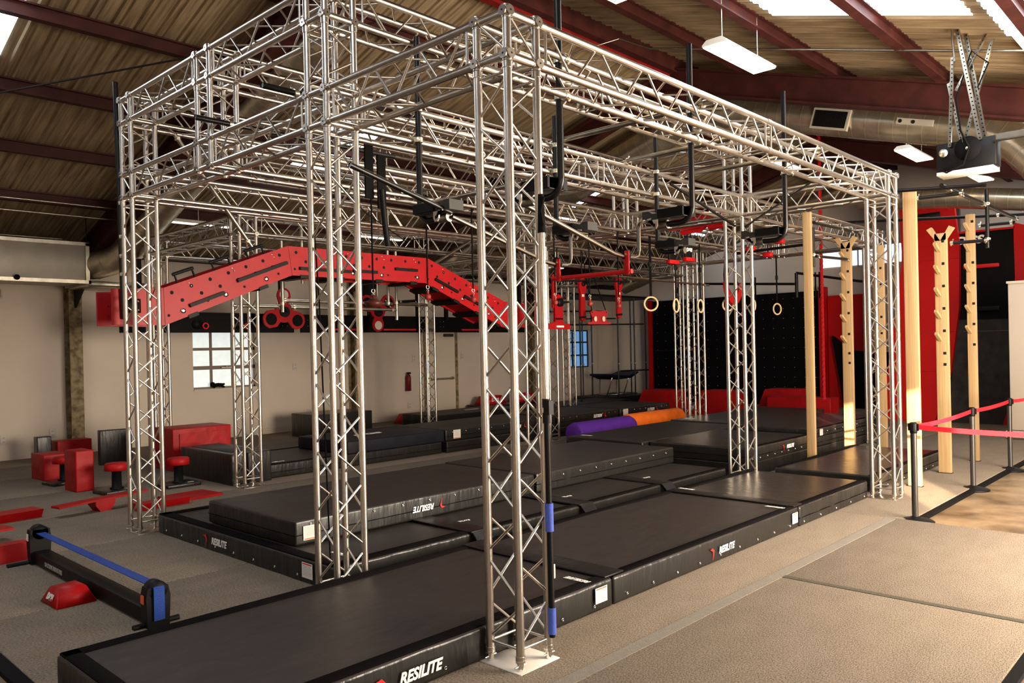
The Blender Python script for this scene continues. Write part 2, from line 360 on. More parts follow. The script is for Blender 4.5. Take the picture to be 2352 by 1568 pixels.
# roof: corrugated sheets on both slopes, skylight panels in the gaps
SKY = [('L', -2.6, -.48, 5.5, 7.95), ('L', 4.1, 5.0, 7.6, 9.2), ('L', 10.6, 11.5, 8.0, 8.9), ('L', 17.1, 17.9, 8.4, 9.2), ('R', 4.1, 5.75, -.98, 1.13), ('R', 4.6, 6.5, -3.4, -1.12),
       ('R', 9.7, 11.2, -.35, 1.0), ('R', 9.7, 11.2, -2.6, -.65), ('R', 16.2, 17.2, -1.0, 1.0), ('L', -7.0, -6.1, 6.0, 8.2), ('R', -2.9, -1.3, -.98, 1.13), ('R', -6.6, -5.2, -.98, 1.13)]
def corrug(x0, x1, y0, y1, pitch=.25, h=.03, th=.0):
    """ribbed sheet under the roof line, ribs running up the slope"""
    n = max(1, round((x1-x0)/pitch)); p = (x1-x0)/n; prof = []
    for i in range(n):
        a = x0+i*p
        prof += [(a, 0), (a+p*.42, 0), (a+p*.48, -h), (a+p*.58, -h), (a+p*.64, -h*.25), (a+p*.74, -h*.25), (a+p*.80, -h), (a+p*.90, -h), (a+p*.96, 0)]
    prof.append((x1, 0)); mb = MB(); vs = []
    for y in (y0, y1):
        vs += [(x, y, zroof(y)+z) for x, z in prof]
    k = len(prof); mb.add(vs, [(i, i+1, k+i+1, k+i) for i in range(k-1)]); return mb
ceil = bpy.data.objects.new('ceiling', None); COL.objects.link(ceil); ceil['kind'] = 'structure'; WORLD['ceiling'] = V((0, 0, 0))
for side in 'LR':
    holes = [s_[1:] for s_ in SKY if s_[0] == side]
    a0, a1 = (YR, YW1+.3) if side == 'L' else (YW0-.3, YR)
    xs = sorted({XW0-.3, XW1+.3, *[h[0] for h in holes], *[h[1] for h in holes]})
    for xa, xb in zip(xs, xs[1:]):
        cuts = sorted([h for h in holes if h[0] <= xa and xb <= h[1]], key=lambda h: h[2]); y = a0
        for h in cuts+[None]:
            ye = h[2] if h else a1
            # sheets at most 4 m wide so each roofing bay is an object of its own
            m_ = max(1, math.ceil((xb-xa)/3.2-.01))
            for q in range(m_): corrug(xa+(xb-xa)*q/m_, xa+(xb-xa)*(q+1)/m_, y, ye).build('roof_sheet', ROOFM, ceil)
            if h: y = h[3]
    for h in holes:
        corrug(h[0], h[1], h[2], h[3]).build('skylight_panel', SKYL, ceil)
# a solid deck above the sheets keeps the sky out
for side in 'LR':
    ya, yb = (YR, YW1+.4) if side == 'L' else (YW0-.4, YR)
    poly = [(ya, zroof(ya)+.03), (yb, zroof(yb)+.03), (yb, zroof(yb)+.06), (ya, zroof(ya)+.06)]
    MB().prism(poly, (XW0-.3, 0, 0), (0, 1, 0), (0, 0, 1), (XW1-XW0+.6, 0, 0)).build('roof_deck', DARKSTEEL, ceil)
def cbeam(name, p, q, dz, w, m, parent, up=0.02, t=.012):
    """I-section hanging below the line p-q"""
    p = V(p); q = V(q); d = (q-p).normalized(); sd = d.cross(V((0, 0, 1))).normalized(); dn = V((0, 0, -1))
    mb = MB()
    for lo, hi, hw in ((0, t, w/2), (t, dz-t, t/2), (dz-t, dz, w/2)):
        vs = [p+sd*a+dn*b for a, b in ((-hw, lo), (hw, lo), (hw, hi), (-hw, hi))]+[q+sd*a+dn*b for a, b in ((-hw, lo), (hw, lo), (hw, hi), (-hw, hi))]
        mb.add(vs, [(0,1,2,3),(7,6,5,4),(0,4,5,1),(1,5,6,2),(2,6,7,3),(3,7,4,0)])
    return mb.build(name, m, parent)
for y in (11.15, 9.72, 8.30, 6.86, 5.45): cbeam('purlin', (XW0, y, zroof(y)-.032), (XW1, y, zroof(y)-.032), .17, .11, OXIDE, ceil, t=.02)
for y in (2.75, 1.35, -.05, -1.45, -2.85, -4.2): cbeam('purlin', (XW0, y, zroof(y)-.032), (XW1, y, zroof(y)-.032), .17, .11, OXIDE, ceil, t=.02)
MB().box((XW0, YR-.02, zroof(YR)-.34), (XW1, YR+.10, zroof(YR)-.05)).build('ridge_beam', REDLEAD, ceil, label='bright red ridge beam')
MB().box((XW0, YR-.16, zroof(YR)-.30), (XW1, YR-.03, zroof(YR)-.05)).build('ridge_beam', OXIDE, ceil)
MB().box((XW0, YW1-.30, EAVE-.06), (XW1, YW1-.002, EAVE+.06)).build('eave_beam', DARKSTEEL, ceil)
for x in (1.9, 8.15, 14.5):
    for ya, yb in ((YR, YW1), (YR, YW0)):
        cbeam('main_rafter', (x, ya, zroof(ya)-.20), (x, yb, zroof(yb)-.20), .42, .20, OXIDE, ceil, t=.03)
    MB().prism([(YR-1.0, zroof(YR)-.85), (YR+1.0, zroof(YR)-.85), (YR, zroof(YR)-.40)], (x-.02, 0, 0), (0, 1, 0), (0, 0, 1), (.04, 0, 0)).build('ridge_gusset', OXIDE, ceil)
    MB().prism([(YW1-.25, 2.7), (YW1-.25, 3.6), (YW1-1.6, zroof(YW1-1.6)-.6)], (x-.02, 0, 0), (0, 1, 0), (0, 0, 1), (.04, 0, 0)).build('knee_gusset', DARKSTEEL, ceil)
def column(x, n):
    mb = MB().box((x-.11, YW1-.30, 0), (x+.11, YW1-.28, 3.7)).box((x-.11, YW1-.02, 0), (x+.11, YW1-.002, 3.7)).box((x-.012, YW1-.28, 0), (x+.012, YW1-.02, 3.7))
    struct('trim_%d' % n, mb, COLUMNM)
for n, x in enumerate((1.9, 8.18, 14.57)): column(x, n+1)
# tie rods and conduits under the roof
def cable(name, label, cat, pts, r, m, group=None):
    o = MB().path(pts, r, 6).build(name, m, None, pts[0]); return tag(o, label, cat, group)
cable('tie_rod', 'thin dark diagonal tie rod under the left roof slope', 'rod', [(-.55, 8.3, zroof(8.3)-.3), (2.9, 5.1, zroof(5.1)-.34)], .012, DARKSTEEL)
cable('conduit', 'upper of the two thin conduits running under the dark left eave purlin', 'conduit', [(-3, 10.9, zroof(10.9)-.28), (2.1, 10.9, zroof(10.9)-.28)], .014, ALU2)
cable('conduit', 'lower of the two thin conduits running under the dark left eave purlin', 'conduit', [(-3, 11.0, zroof(11)-.42), (2.1, 11.0, zroof(11)-.42)], .014, ALU2)
cable('conduit', 'thin conduit just above the sheet metal plenum box on the left', 'conduit', [(-3, 12.1, zroof(12.1)-.33), (1.4, 12.1, zroof(12.1)-.33)], .013, ALU2)
cable('conduit', 'long bright conduit crossing the right roof slope beside the shop light', 'conduit', [(6.2, 3.7, 6.25), (6.4, 3.3, 6.05), (6.6, -3.5, 4.2)], .014, ALU2)
cable('conduit', 'bent pair of thin conduits climbing from the red ridge beam', 'conduit', [(5.6, 4.6, 6.0), (5.9, 3.9, 6.12), (6.2, 3.7, 6.25)], .010, ALU2)

# ================================================================ TRUSS RIGS
C_ = .239; RC = .0245; RB = .0085
Z1, Z2, Z3, Z4 = 3.44, 3.68, 4.21, 4.45
X0, X1, X2 = 0.0, 6.13, 10.95
Y0, Y1, Y2, Y3 = 0.0, 1.79, 3.57, 5.318
OFF = {'A': (0, C_), 'B': (0, 0), 'C': (C_, 0), 'D': (C_, C_)}
MESHC = {}
def brace_mesh(L):
    k = ('b', round(L, 3))
    if k not in MESHC: MESHC[k] = MB().tube((0, 0, 0), (0, 0, L), RB, 8, cap=False).mesh('brace', ALU)
    return MESHC[k]
def chord_mesh(L):
    k = ('c', round(L, 3))
    if k not in MESHC:
        mb = MB().tube((0, 0, .03), (0, 0, L-.03), RC, 16)
        for z in (.0, L-.035): mb.tube((0, 0, z), (0, 0, z+.035), RC*1.16, 16)
        MESHC[k] = mb.mesh('chord', ALU)
    return MESHC[k]
def place(me, name, root, p, q):
    o = bpy.data.objects.new(name, me); COL.objects.link(o); o.parent = root
    p = V(p); q = V(q); o.location = p-WORLD[root.name]; o.rotation_mode = 'QUATERNION'
    o.rotation_quaternion = (q-p).to_track_quat('Z', 'Y'); WORLD[o.name] = p; return o
def lattice(root, base, ax, L, fine=True, e0=.05, e1=.05, flip=0):
    """four chords and zigzag bracing between them; base is the low corner of the square, ax 'X','Y' or 'Z'"""
    b = V(base); A = V({'X': (1,0,0), 'Y': (0,1,0), 'Z': (0,0,1)}[ax])
    U, W_ = {'X': (V((0,1,0)), V((0,0,1))), 'Y': (V((1,0,0)), V((0,0,1))), 'Z': (V((1,0,0)), V((0,1,0)))}[ax]
    cs = [b, b+U*C_, b+U*C_+W_*C_, b+W_*C_]
    for c in cs: place(chord_mesh(L), 'chord', root, c, c+A*L)
    n = max(2, round((L-e0-e1)/.25)); st = (L-e0-e1)/n; g = .022; mb = MB()
    for f in range(4):
        p, q = cs[f], cs[(f+1) % 4]
        segs = [(p+A*e0, q+A*e0), (p+A*(L-e1), q+A*(L-e1))]
        for k in range(n):
            s_, t_ = (p, q) if (k+f*0+flip) % 2 == 0 else (q, p)
            segs.append((s_+A*(e0+k*st+g), t_+A*(e0+(k+1)*st-g)))
        for s_, t_ in segs:
            if fine:
                place(brace_mesh((t_-s_).length), 'brace', root, s_, t_)
            else: mb.tube(s_, t_, RB, 5, cap=False)
    if not fine: mb.build('bracing', ALU, root, kind='stuff')
def block(root, x, y, z):
    """corner cube with end discs and collars"""
    mb = MB(); c = C_
    P = [V((x, y, z)), V((x+c, y, z)), V((x+c, y+c, z)), V((x, y+c, z))]
    for dz in (0, c):
        for i in range(4):
            a, b = P[i]+V((0, 0, dz)), P[(i+1) % 4]+V((0, 0, dz)); d = (b-a).normalized()
            mb.tube(a-d*.034, b+d*.034, RC, 16)
            for e, s_ in ((a, -1), (b, 1)):
                mb.tube(e+d*s_*.030, e+d*s_*.036, RC*1.18, 16); mb.tube(e+d*s_*-.036, e+d*s_*-.028, RC*1.12, 16)
    for p in P:
        mb.tube(p-V((0, 0, .036)), p+V((0, 0, c+.034)), RC, 16)
        for z_ in (-.034, .03, c-.034, c+.028): mb.tube(p+V((0, 0, z_)), p+V((0, 0, z_+.007)), RC*1.14, 16)
    cb_ = mb.build('corner_block', ALU, root)
    U = V((0, 0, c))
    for i in range(4):
        a, b = P[i], P[(i+1) % 4]; d = (b-a).normalized()
        MB().tube(a+U-V((0,0,.03)) + d*.035, b+V((0, 0, .03))-d*.01, RB, 8, cap=False).build('block_brace', ALU, cb_)
    mb = MB()
    for p in P:
        for dz in (0, c):
            for dx, dy in ((-1, 0), (0, -1)):
                mb.tube(p+V((dx*.037, dy*.037, dz)), p+V((dx*.0375, dy*.0375, dz)), .006, 8)
    mb.build('end_cap_pin_hole', HOLE, cb_, kind='stuff')
def base_plate(root, x, y):
    m_ = .045 if (x, y) == (0, 0) else .026
    pl_ = MB().rbox((x-m_, y-m_, -.006), (x+C_+m_, y+C_+m_, .005), .002, 1).build('base_plate', BASEP if (x, y) == (0, 0) else ALU2, root)
    for a, b in OFF.values():
        mb = MB(); mb.tube((x+a, y+b, .006), (x+a, y+b, .06), RC*.85, 12); mb.tube((x+a, y+b, .055), (x+a, y+b, .066), RC*1.2, 12)
        mb.tube((x+a-.045, y+b, .03), (x+a+.045, y+b, .03), .005, 6)
        mb.build('base_spigot', CHROME, pl_)
def tower(x, y, label, top, fine=True, flip=0, grp=None):
    t = thing('truss_tower', label, 'truss tower', (x, y, 0), grp)
    base_plate(t, x, y)
    lattice(t, (x, y, .05), 'Z', Z1-.04-.05, fine, .07, .05, flip)
    block(t, x, y, Z1)
    if top == 4:
        lattice(t, (x, y, Z2+.035), 'Z', Z3-.04-Z2-.03, fine, .04, .04, flip)
        block(t, x, y, Z3)
    return t
TN = {}
def T_(k, x, y, name, label, top=2, fine=True, flip=0):
    TN[k] = name; return tower(x, y, label, top, fine, flip)
tN = T_('N', X0, Y0, 'nearest corner tower', 'nearest silver box truss tower, its base plate in a carpet cutout by the front mat', 2)
T_('M', X0, Y1, 'second tower from the front on the left side', 'tall silver truss tower rising behind the nearest black mat, left of the nearest tower', 4)
T_('L', X0, Y3, 'far left corner tower', 'tall silver truss tower at the left corner of the rig, beside the red seesaw plank', 4)
T_('R', X1, Y0, 'right front tower', 'silver truss tower at the right front beside the tall plain wooden post', 2)
T_('T8', X1, Y1, 'middle right tower', 'silver truss tower rising behind the glossy front mat, left of two wooden posts', 4, flip=1)
T_('T5', X1-.05, Y3, 'inner back tower', 'silver truss tower seen just behind the nearest tower, left of the purple foam roll', 4, False)
T_('T7R', X2, Y3, 'back right corner tower', 'right one of the two adjoining silver truss towers before the black climbing wall', 2, False)
T_('T10', 11.0, Y1, 'tower behind the right front tower', 'silver truss tower half hidden directly behind the right front tower', 2, False)
XA, XB, XC = 2.0, 8.25, 13.1; YA, YC = 6.98, 10.62
T_('T3', XA, YA, 'rear rig left tower', 'silver truss tower in front of the square black foam box', 2, True)
T_('T5b', XB, YA, 'rear rig middle tower', 'silver truss tower overlapping the inner back tower, its right tube beside the purple roll', 2, False)
T_('T7L', XC, YA, 'rear rig right tower', 'left one of the two adjoining silver truss towers before the black climbing wall', 2, False)
T_('T4', XB, YC, 'rear rig far middle tower', 'slim far silver truss tower left of the white door with the push bar', 2, False)
T_('T6', 13.35, 10.72, 'rear rig far right tower', 'slim far silver truss tower left of the small blue window', 2, False)
T_('TA', XA+.1, 10.1, 'rear rig far left tower', 'silver truss tower mostly hidden behind the far left corner tower', 2, False)
def beam(ax, p0, u1, z, label, fine=True, split=False, level=''):
    """box truss between two blocks, as one or two bolted lengths"""
    x, y = p0; u0 = x if ax == 'X' else y
    a, b = u0+C_+.036, u1-.036; parts_ = [(a, (a+b)/2, 'nearer'), ((a+b)/2, b, 'farther')] if split else [(a, b, '')]
    for s_, e_, nm in parts_:
        loc = (s_, y, z) if ax == 'X' else (x, s_, z)
        lb = label if not nm else nm+' half of '+label
        t = thing('box_truss', lb, 'truss', loc)
        lattice(t, loc, ax, e_-s_, fine, .05, .05)
# lower ring of rig one
beam('X', (X0, Y0), X1, Z1, 'long front truss between nearest tower and right front tower', True, True)
beam('Y', (X0, Y0), Y1, Z1, 'short lower left truss between nearest tower and next tower', True)
beam('Y', (X0, Y1), Y2, Z1, 'lower left-side truss running back from the second tower', True)
beam('Y', (X0, Y2), Y3, Z1, 'lower left-side truss ending at the far left corner tower', True)
beam('X', (X0, Y1), X1, Z1, 'lower truss carrying three black bent pipes, one row behind the front', True, True)
beam('X', (X0, Y2), X1, Z1, 'lower cross truss in the middle of the rig above the hanging balls', False, True)
beam('X', (X0, Y3), X1-.05, Z1, 'lower truss running right from the far left corner tower', True, True)
beam('Y', (X1, Y0), Y1, Z1, 'short truss joining right front tower to the tower behind it', True)
beam('Y', (X1, Y1), Y2, Z1, 'lower truss running back from the middle right tower', False)
beam('Y', (X1, Y2), Y3, Z1, 'lower truss ending at the inner back tower', False)
beam('X', (X1, Y1), 11.0, Z1, 'lower truss above the two wooden posts, right of the middle right tower', False)
beam('X', (X1, Y2), X2, Z1, 'lower truss carrying the wooden gym rings', False)
beam('X', (X1, Y3), X2, Z1, 'lower truss ending at the back right corner tower', False)
beam('Y', (X2, Y1), Y2, Z1, 'lower end truss behind the red hanging clamps', False)
beam('Y', (X2, Y2), Y3, Z1, 'lower end truss meeting the back right corner tower', False)
# upper ring
beam('Y', (X0, Y1), Y2, Z3, 'upper left-side truss running back from the second tower', True)
beam('Y', (X0, Y2), Y3, Z3, 'upper left-side truss ending at the far left corner tower', True)
beam('X', (X0, Y1), X1, Z3, 'upper truss running right from the second tower near the roof', True, True)
beam('X', (X0, Y2), X1, Z3, 'upper cross truss in the middle of the rig', False, True)
beam('X', (X0, Y3), X1-.05, Z3, 'upper truss running right from the far left corner tower', False, True)
beam('Y', (X1, Y1), Y2, Z3, 'upper end truss running back from the middle right tower', False)
beam('Y', (X1, Y2), Y3, Z3, 'upper end truss at the inner back tower', False)
def stub(x, y, label, levels, fine=True):
    t = thing('truss_junction', label, 'truss junction', (x, y, Z1))
    block(t, x, y, Z1)
    if levels == 2: block(t, x, y, Z3); lattice(t, (x, y, Z2+.035), 'Z', Z3-.04-Z2-.03, fine, .04, .04)
stub(X0, Y2, 'short upright junction halfway along the left side of the rig', 2)
stub(X1, Y2, 'short upright junction between middle right tower and inner back tower', 2, False)
stub(X2, Y2, 'junction block at the far right end of the ring truss', 1)
# rear rig
beam('X', (XA, YA), XB, Z1, 'front truss of the rear rig above the red arch', False, True)
beam('X', (XB, YA), XC, Z1, 'right front truss of the rear rig', False)
beam('X', (XA+.1, 10.1), XB, Z1, 'back truss of the rear rig on the left', False, True)
beam('X', (XB, YC), 13.35, Z1, 'back truss of the rear rig on the right', False)
beam('Y', (XA, YA), 10.1, Z1, 'left side truss of the rear rig', False)
beam('Y', (XB, YA), YC, Z1, 'middle cross truss of the rear rig', False)
beam('Y', (XC, YA), 10.72, Z1, 'right side truss of the rear rig', False)
beam('X', (XA, YA), XB, Z3, 'upper front truss of the rear rig', False, True)
beam('X', (XB, YA), XC, Z3, 'upper right front truss of the rear rig', False)

# ================================================================ MATS
def logo(parent, body, size, o, ax, ay, flip=False, sw=True, m=WHITEP):
    """word with an italic slant and a small red swoosh before it"""
    ax = V(ax).normalized(); ay = V(ay).normalized()
    if flip: ax = -ax; ay = -ay
    n = ax.cross(ay); o = V(o)
    text(body, size, o, ax, ay, m, parent, 'lettering', .28, .012*size/.08*.25, .0008, .92)
    if sw:
        w = size*.34*len(body)+size*.12; s_ = size
        pts = [(-.35, -.85), (-.08, -.10), (-.22, .18), (-.75, .36), (-1.05, .40), (-.20, .52), (.16, .22), (.10, -.15)]
        MB().prism([(x*s_*.75, y*s_) for x, y in pts], o-ax*w+n*.0005, ax, ay, n*.0015).build('red_swoosh', REDPRINT, parent)
def patch(parent, o, ax, ay, w, h, strip=ORANGEP, top=True):
    ax = V(ax); ay = V(ay); n = ax.cross(ay); o = V(o)
    MB().prism([(-w/2, -h/2), (w/2, -h/2), (w/2, h/2), (-w/2, h/2)], o, ax, ay, n*.002).build('label_patch', LABELM, parent); parent = LAST[0]
    y0 = h*.38 if top else -h*.46
    MB().prism([(-w*.44, y0), (w*.44, y0), (w*.44, y0+h*.07), (-w*.44, y0+h*.07)], o+n*.002, ax, ay, n*.001).build('label_stripe', strip, parent)
    mb = MB()
    for k in range(7):
        y = h*(.26-.095*k) if top else h*(.36-.095*k)
        mb.prism([(-w*.40, y), (w*(.40 if k % 3 else .3), y), (w*(.40 if k % 3 else .3), y+h*.03), (-w*.40, y+h*.03)], o+n*.002, ax, ay, n*.0006)
    mb.build('label_small_print', GREYPRINT, parent, kind='stuff')
def crash_mat(label, x0, x1, y0, y1, z0, z1, top=SUEDE, side=VINYLF, seam=True, borders='SN', bw=.085, grom=(), gz=.25, group=None, wob=.006, name='crash_mat', seed=0):
    t = thing(name, label, 'mat', ((x0+x1)/2, (y0+y1)/2, z0), group); rnd = random.Random(seed+int(x0*100)+int(y0*37))
    # puffy body: rounded slab whose upright faces bulge slightly
    bm = bmesh.new(); bmesh.ops.create_cube(bm, size=1)
    d = V((x1-x0, y1-y0, z1-z0)); c = V(((x0+x1)/2, (y0+y1)/2, (z0+z1)/2))
    bmesh.ops.subdivide_edges(bm, edges=[e for e in bm.edges if abs(e.verts[0].co.z-e.verts[1].co.z) < .1], cuts=15, use_grid_fill=True)
    for v in bm.verts: v.co = V((v.co.x*d.x, v.co.y*d.y, v.co.z*d.z))
    ed = [e for e in bm.edges if len(e.link_faces) == 2 and e.link_faces[0].normal.dot(e.link_faces[1].normal) < .5]
    bmesh.ops.bevel(bm, geom=ed, offset=min(.022, d.z*.3), segments=3, affect='EDGES', profile=.6)
    ph = rnd.random()*9
    for v in bm.verts:
        if abs(v.co.z) > d.z/2-.004 and v.co.z > 0 and abs(v.co.x) < d.x/2-.05 and abs(v.co.y) < d.y/2-.05:
            v.co.z += wob*math.sin(v.co.x*2.1+ph)*math.sin(v.co.y*3.3+ph*2)-.002
        if abs(v.co.z) < d.z/2-.03 or True:
            if abs(v.co.y) > d.y/2-.004: v.co.y += (.004*math.sin(v.co.x*17+ph)+.003*math.sin(v.co.x*41))*(1 if v.co.y > 0 else -1)
            if abs(v.co.x) > d.x/2-.004: v.co.x += .004*math.sin(v.co.y*19+ph)*(1 if v.co.x > 0 else -1)
    mb = MB(); bm.verts.index_update(); mb.add([v.co+c for v in bm.verts], [[v.index for v in f.verts] for f in bm.faces], True); bm.free()
    body = mb.build('mat_body', side, t)
    body.data.materials.append(top)
    for p in body.data.polygons:
        if p.normal.z > .6: p.material_index = 1
    zt = z1+.0035+wob
    B = {'S': ((x0+.01, y0+.012), (x1-.01, y0+bw)), 'N': ((x0+.01, y1-bw), (x1-.01, y1-.012)), 'W': ((x0+.012, y0+.01), (x0+bw, y1-.01)), 'E': ((x1-bw, y0+.01), (x1-.012, y1-.01))}
    for k in borders:
        (a, b), (c_, d_) = B[k]
        MB().rbox((a, b, z1-.012), (c_, d_, zt), .003, 1).build('velcro_border', VELCRO, t)
    if seam:
        zm = z0+(z1-z0)*.42; mb = MB()
        for a, b in (((x0, y0-.001), (x1, y0-.001)), ((x1+.001, y0), (x1+.001, y1)), ((x0-.001, y0), (x0-.001, y1))):
            mb.tube((*a, zm), (*b, zm), .0045, 6)
        mb.build('zip_seam', VELCRO, t, kind='stuff')
    for side_, ts in grom:
        for q in ts:
            z = z0+(z1-z0)*gz
            if side_ == 'S': o, a1, a2 = (x0+(x1-x0)*q, y0-.006, z), (1, 0, 0), (0, 0, 1)
            elif side_ == 'W': o, a1, a2 = (x0-.006, y0+(y1-y0)*q, z), (0, 1, 0), (0, 0, 1)
            MB().ring(o, .008, .0032, a1, a2, 12, 6).build('eyelet', CHROME, t)
    return t
EY = [.05, .16, .27, .38, .49, .60, .71, .82, .93]
ML = -1.80
# --- front row
m1 = crash_mat('nearest black crash mat, its dark left end filling the bottom left of the floor', ML, 1.225, .275, 1.762, 0, .195, grom=[('S', EY)], borders='SNW', bw=.10, seam=False)
logo(m1, 'RESILITE', .085, (-.50, .262, .085), (1, 0, 0), (0, 0, 1)); patch(m1, (1.08, .262, .115), (1, 0, 0), (0, 0, 1), .13, .105)
logo(m1, 'RESILITE', .06, (1.0, .40, .2095), (0, 1, 0), (-1, 0, 0), sw=False)
m2 = crash_mat('middle black crash mat of the front row with a white logo word on its side', 1.24, 4.245, .275, 1.762, 0, .195, grom=[('S', EY)], borders='SN', bw=.09, seam=False)
logo(m2, 'RESILITE', .075, (2.80, .262, .09), (1, 0, 0), (0, 0, 1)); patch(m2, (4.13, .262, .11), (1, 0, 0), (0, 0, 1), .12, .10)
logo(m2, 'RESILITE', .055, (4.05, .42, .2095), (0, 1, 0), (-1, 0, 0), sw=False)
MB().rbox((1.16, .29, .198), (1.38, 1.75, .213), .006, 2).build('joining_flap', VINYL, m2)
m3 = crash_mat('glossy black crash mat in front of the right front tower, with bright reflections', 4.26, 6.09, .275, 1.762, 0, .195, top=GLOSSTOP, grom=[('S', EY[::2])], borders='SN', bw=.09, gz=.2)
logo(m3, 'RESILITE', .055, (4.40, 1.62, .2095), (0, 1, 0), (-1, 0, 0), sw=False)
MB().rbox((4.18, .29, .198), (4.36, 1.75, .213), .006, 2).build('joining_flap', VINYL, m3)
m4 = crash_mat('black crash mat at the far right end of the front row, behind the wooden posts', 6.46, 9.2, .33, 1.58, 0, .195, top=GLOSSTOP, grom=[('S', EY)], borders='SN', bw=.07, gz=.2)
logo(m4, 'RESILITE', .07, (8.0, .322, .10), (1, 0, 0), (0, 0, 1)); patch(m4, (9.19, .5, .11), (0, 1, 0), (0, 0, 1), .12, .1)
patch(m4, (9.03, .322, .11), (1, 0, 0), (0, 0, 1), .12, .10)
# --- second row, lower layer
def strap_logo(t, x, y, z): logo(t, 'RESILITE', .05, (x, y, z), (1, -.15, 0), (.15, 1, 0), sw=False)
l1 = crash_mat('lower black mat with its long logo side facing the slackline', .15, 1.64, 2.06, 5.25, 0, .185, grom=[('W', EY)], borders='WSN', bw=.12, gz=.28, seam=False)
logo(l1, 'RESILITE', .085, (.142, 3.9, .095), (0, -1, 0), (0, 0, 1)); patch(l1, (.142, 2.42, .105), (0, -1, 0), (0, 0, 1), .15, .12, REDPRINT)
logo(l1, 'RESILITE', .06, (.40, 2.35, .197), (0, 1, 0), (-1, 0, 0), sw=False)
l2 = crash_mat('lower black mat of the second row behind the nearest mat seam', 1.66, 3.14, 2.06, 5.1, 0, .185, borders='S', bw=.09, seam=False); strap_logo(l2, 1.80, 2.45, .198)
l3 = crash_mat('lower black mat of the second row behind the middle front mat', 3.16, 4.64, 2.06, 5.1, 0, .185, borders='S', bw=.09, seam=False); strap_logo(l3, 3.30, 2.45, .198)
l4 = crash_mat('lower black mat of the second row touching the middle right tower', 4.66, 6.08, 2.06, 5.1, 0, .185, borders='S', bw=.09, seam=False); strap_logo(l4, 4.80, 2.45, .198)
for t, x in ((l2, 1.65), (l3, 3.15), (l4, 4.65)):
    MB().rbox((x-.11, 2.04, .187), (x+.11, 4.9, .203), .005, 2).prism([(0, .195), (-.13, .06), (-.14, .06), (-.005, .203)], (x-.10, 2.05, 0), (0, 1, 0), (0, 0, 1), (.20, 0, 0)).build('joining_flap', VINYL, t)
# --- second row, upper layer
u1 = crash_mat('upper black mat lying on the lower row, upside-down logo on its side, left one', .30, 3.27, 2.86, 4.42, .19, .40, grom=[('S', EY)], borders='', gz=.8, seam=True)
logo(u1, 'RESILITE', .075, (1.68, 2.852, .295), (1, 0, 0), (0, 0, 1), flip=True); patch(u1, (.45, 2.852, .29), (1, 0, 0), (0, 0, 1), .15, .12, ORANGEP, False)
u2 = crash_mat('upper black mat with a row of eyelets, joining the dark mat platform', 3.33, 6.12, 2.88, 4.45, .19, .40, grom=[('S', EY)], borders='', gz=.72, seam=True)
# --- platform in the back
p1 = crash_mat('near left mat of the raised platform, beside the middle right tower', 6.50, 8.50, 1.96, 3.52, .20, .40, top=GLOSSTOP, grom=[('S', EY)], borders='S', bw=.07)
logo(p1, 'RESILITE', .07, (7.75, 1.952, .31), (1, 0, 0), (0, 0, 1))
p1b = crash_mat('lower mat under the near left mat of the raised platform', 6.52, 8.50, 2.0, 3.5, 0, .195, borders='', grom=[], seam=False)
p2 = crash_mat('far left mat of the raised platform, in front of the purple roll', 6.35, 9.3, 3.55, 5.0, .20, .40, borders='', grom=[])
p2b = crash_mat('lower mat under the far left mat of the raised platform', 6.37, 9.3, 3.57, 4.98, 0, .195, borders='', seam=False)
logo(p2, 'RESILITE', .06, (6.55, 4.75, .410), (0, -1, 0), (1, 0, 0), sw=False)
p3 = crash_mat('top mat of the right platform stack, with a small white label', 8.9, 11.75, 2.065, 3.52, .31, .44, top=GLOSSTOP, borders='S', bw=.05, grom=[('S', EY[1:6])], gz=.5); patch(p3, (9.1, 2.055, .375), (1, 0, 0), (0, 0, 1), .12, .10)
crash_mat('middle mat of the right platform stack', 8.92, 11.7, 2.075, 3.5, .155, .305, borders='', grom=[('S', EY[4:])], gz=.6)
crash_mat('bottom mat of the right platform stack', 8.92, 11.7, 2.07, 3.5, 0, .15, borders='', seam=False)
p4 = crash_mat('far right mat of the raised platform before the red foam blocks', 9.35, 12.9, 3.56, 5.0, .20, .42, top=GLOSSTOP, borders='', grom=[]); logo(p4, 'RESILITE', .06, (9.6, 4.75, .430), (0, -1, 0), (1, 0, 0), sw=False)
crash_mat('lower mat under the far right mat of the raised platform', 9.37, 12.9, 3.58, 4.98, 0, .195, borders='', seam=False)
# --- rear rig mats
r1 = crash_mat('low black mat with wrinkled side beyond the square black foam box', 2.62, 5.9, 7.45, 9.0, 0, .195, borders='SW', bw=.07, grom=[]); logo(r1, 'RESILITE', .06, (2.85, 7.62, .207), (1, 0, 0), (0, 1, 0), sw=False)
crash_mat('low black mat behind the wrinkled one, near the left wall', 3.1, 6.0, 9.05, 10.0, 0, .19, borders='S', bw=.05, seam=False)
nv = crash_mat('navy blue mat with a white logo, stacked on a black mat', 3.95, 5.93, 7.42, 8.9, .20, .40, top=NAVY, side=NAVY, borders='', seam=False)
text('DGS', .20, (4.75, 8.05, .409), (1, .1, 0), (-.1, 1, 0), WHITEP, nv, 'lettering', .3, .01, .0008, 1.5)
r2 = crash_mat('black mat with upside-down logo right of the navy mat', 5.97, 8.9, 7.42, 8.9, .20, .40, borders='', grom=[('S', EY)], gz=.75)
patch(r2, (6.22, 7.412, .31), (1, 0, 0), (0, 0, 1), .17, .15, ORANGEP, False); logo(r2, 'RESILITE', .08, (7.75, 7.412, .31), (1, 0, 0), (0, 0, 1), flip=True)
crash_mat('black mat under the mat right of the navy one', 5.97, 8.9, 7.40, 8.9, 0, .195, borders='', grom=[])
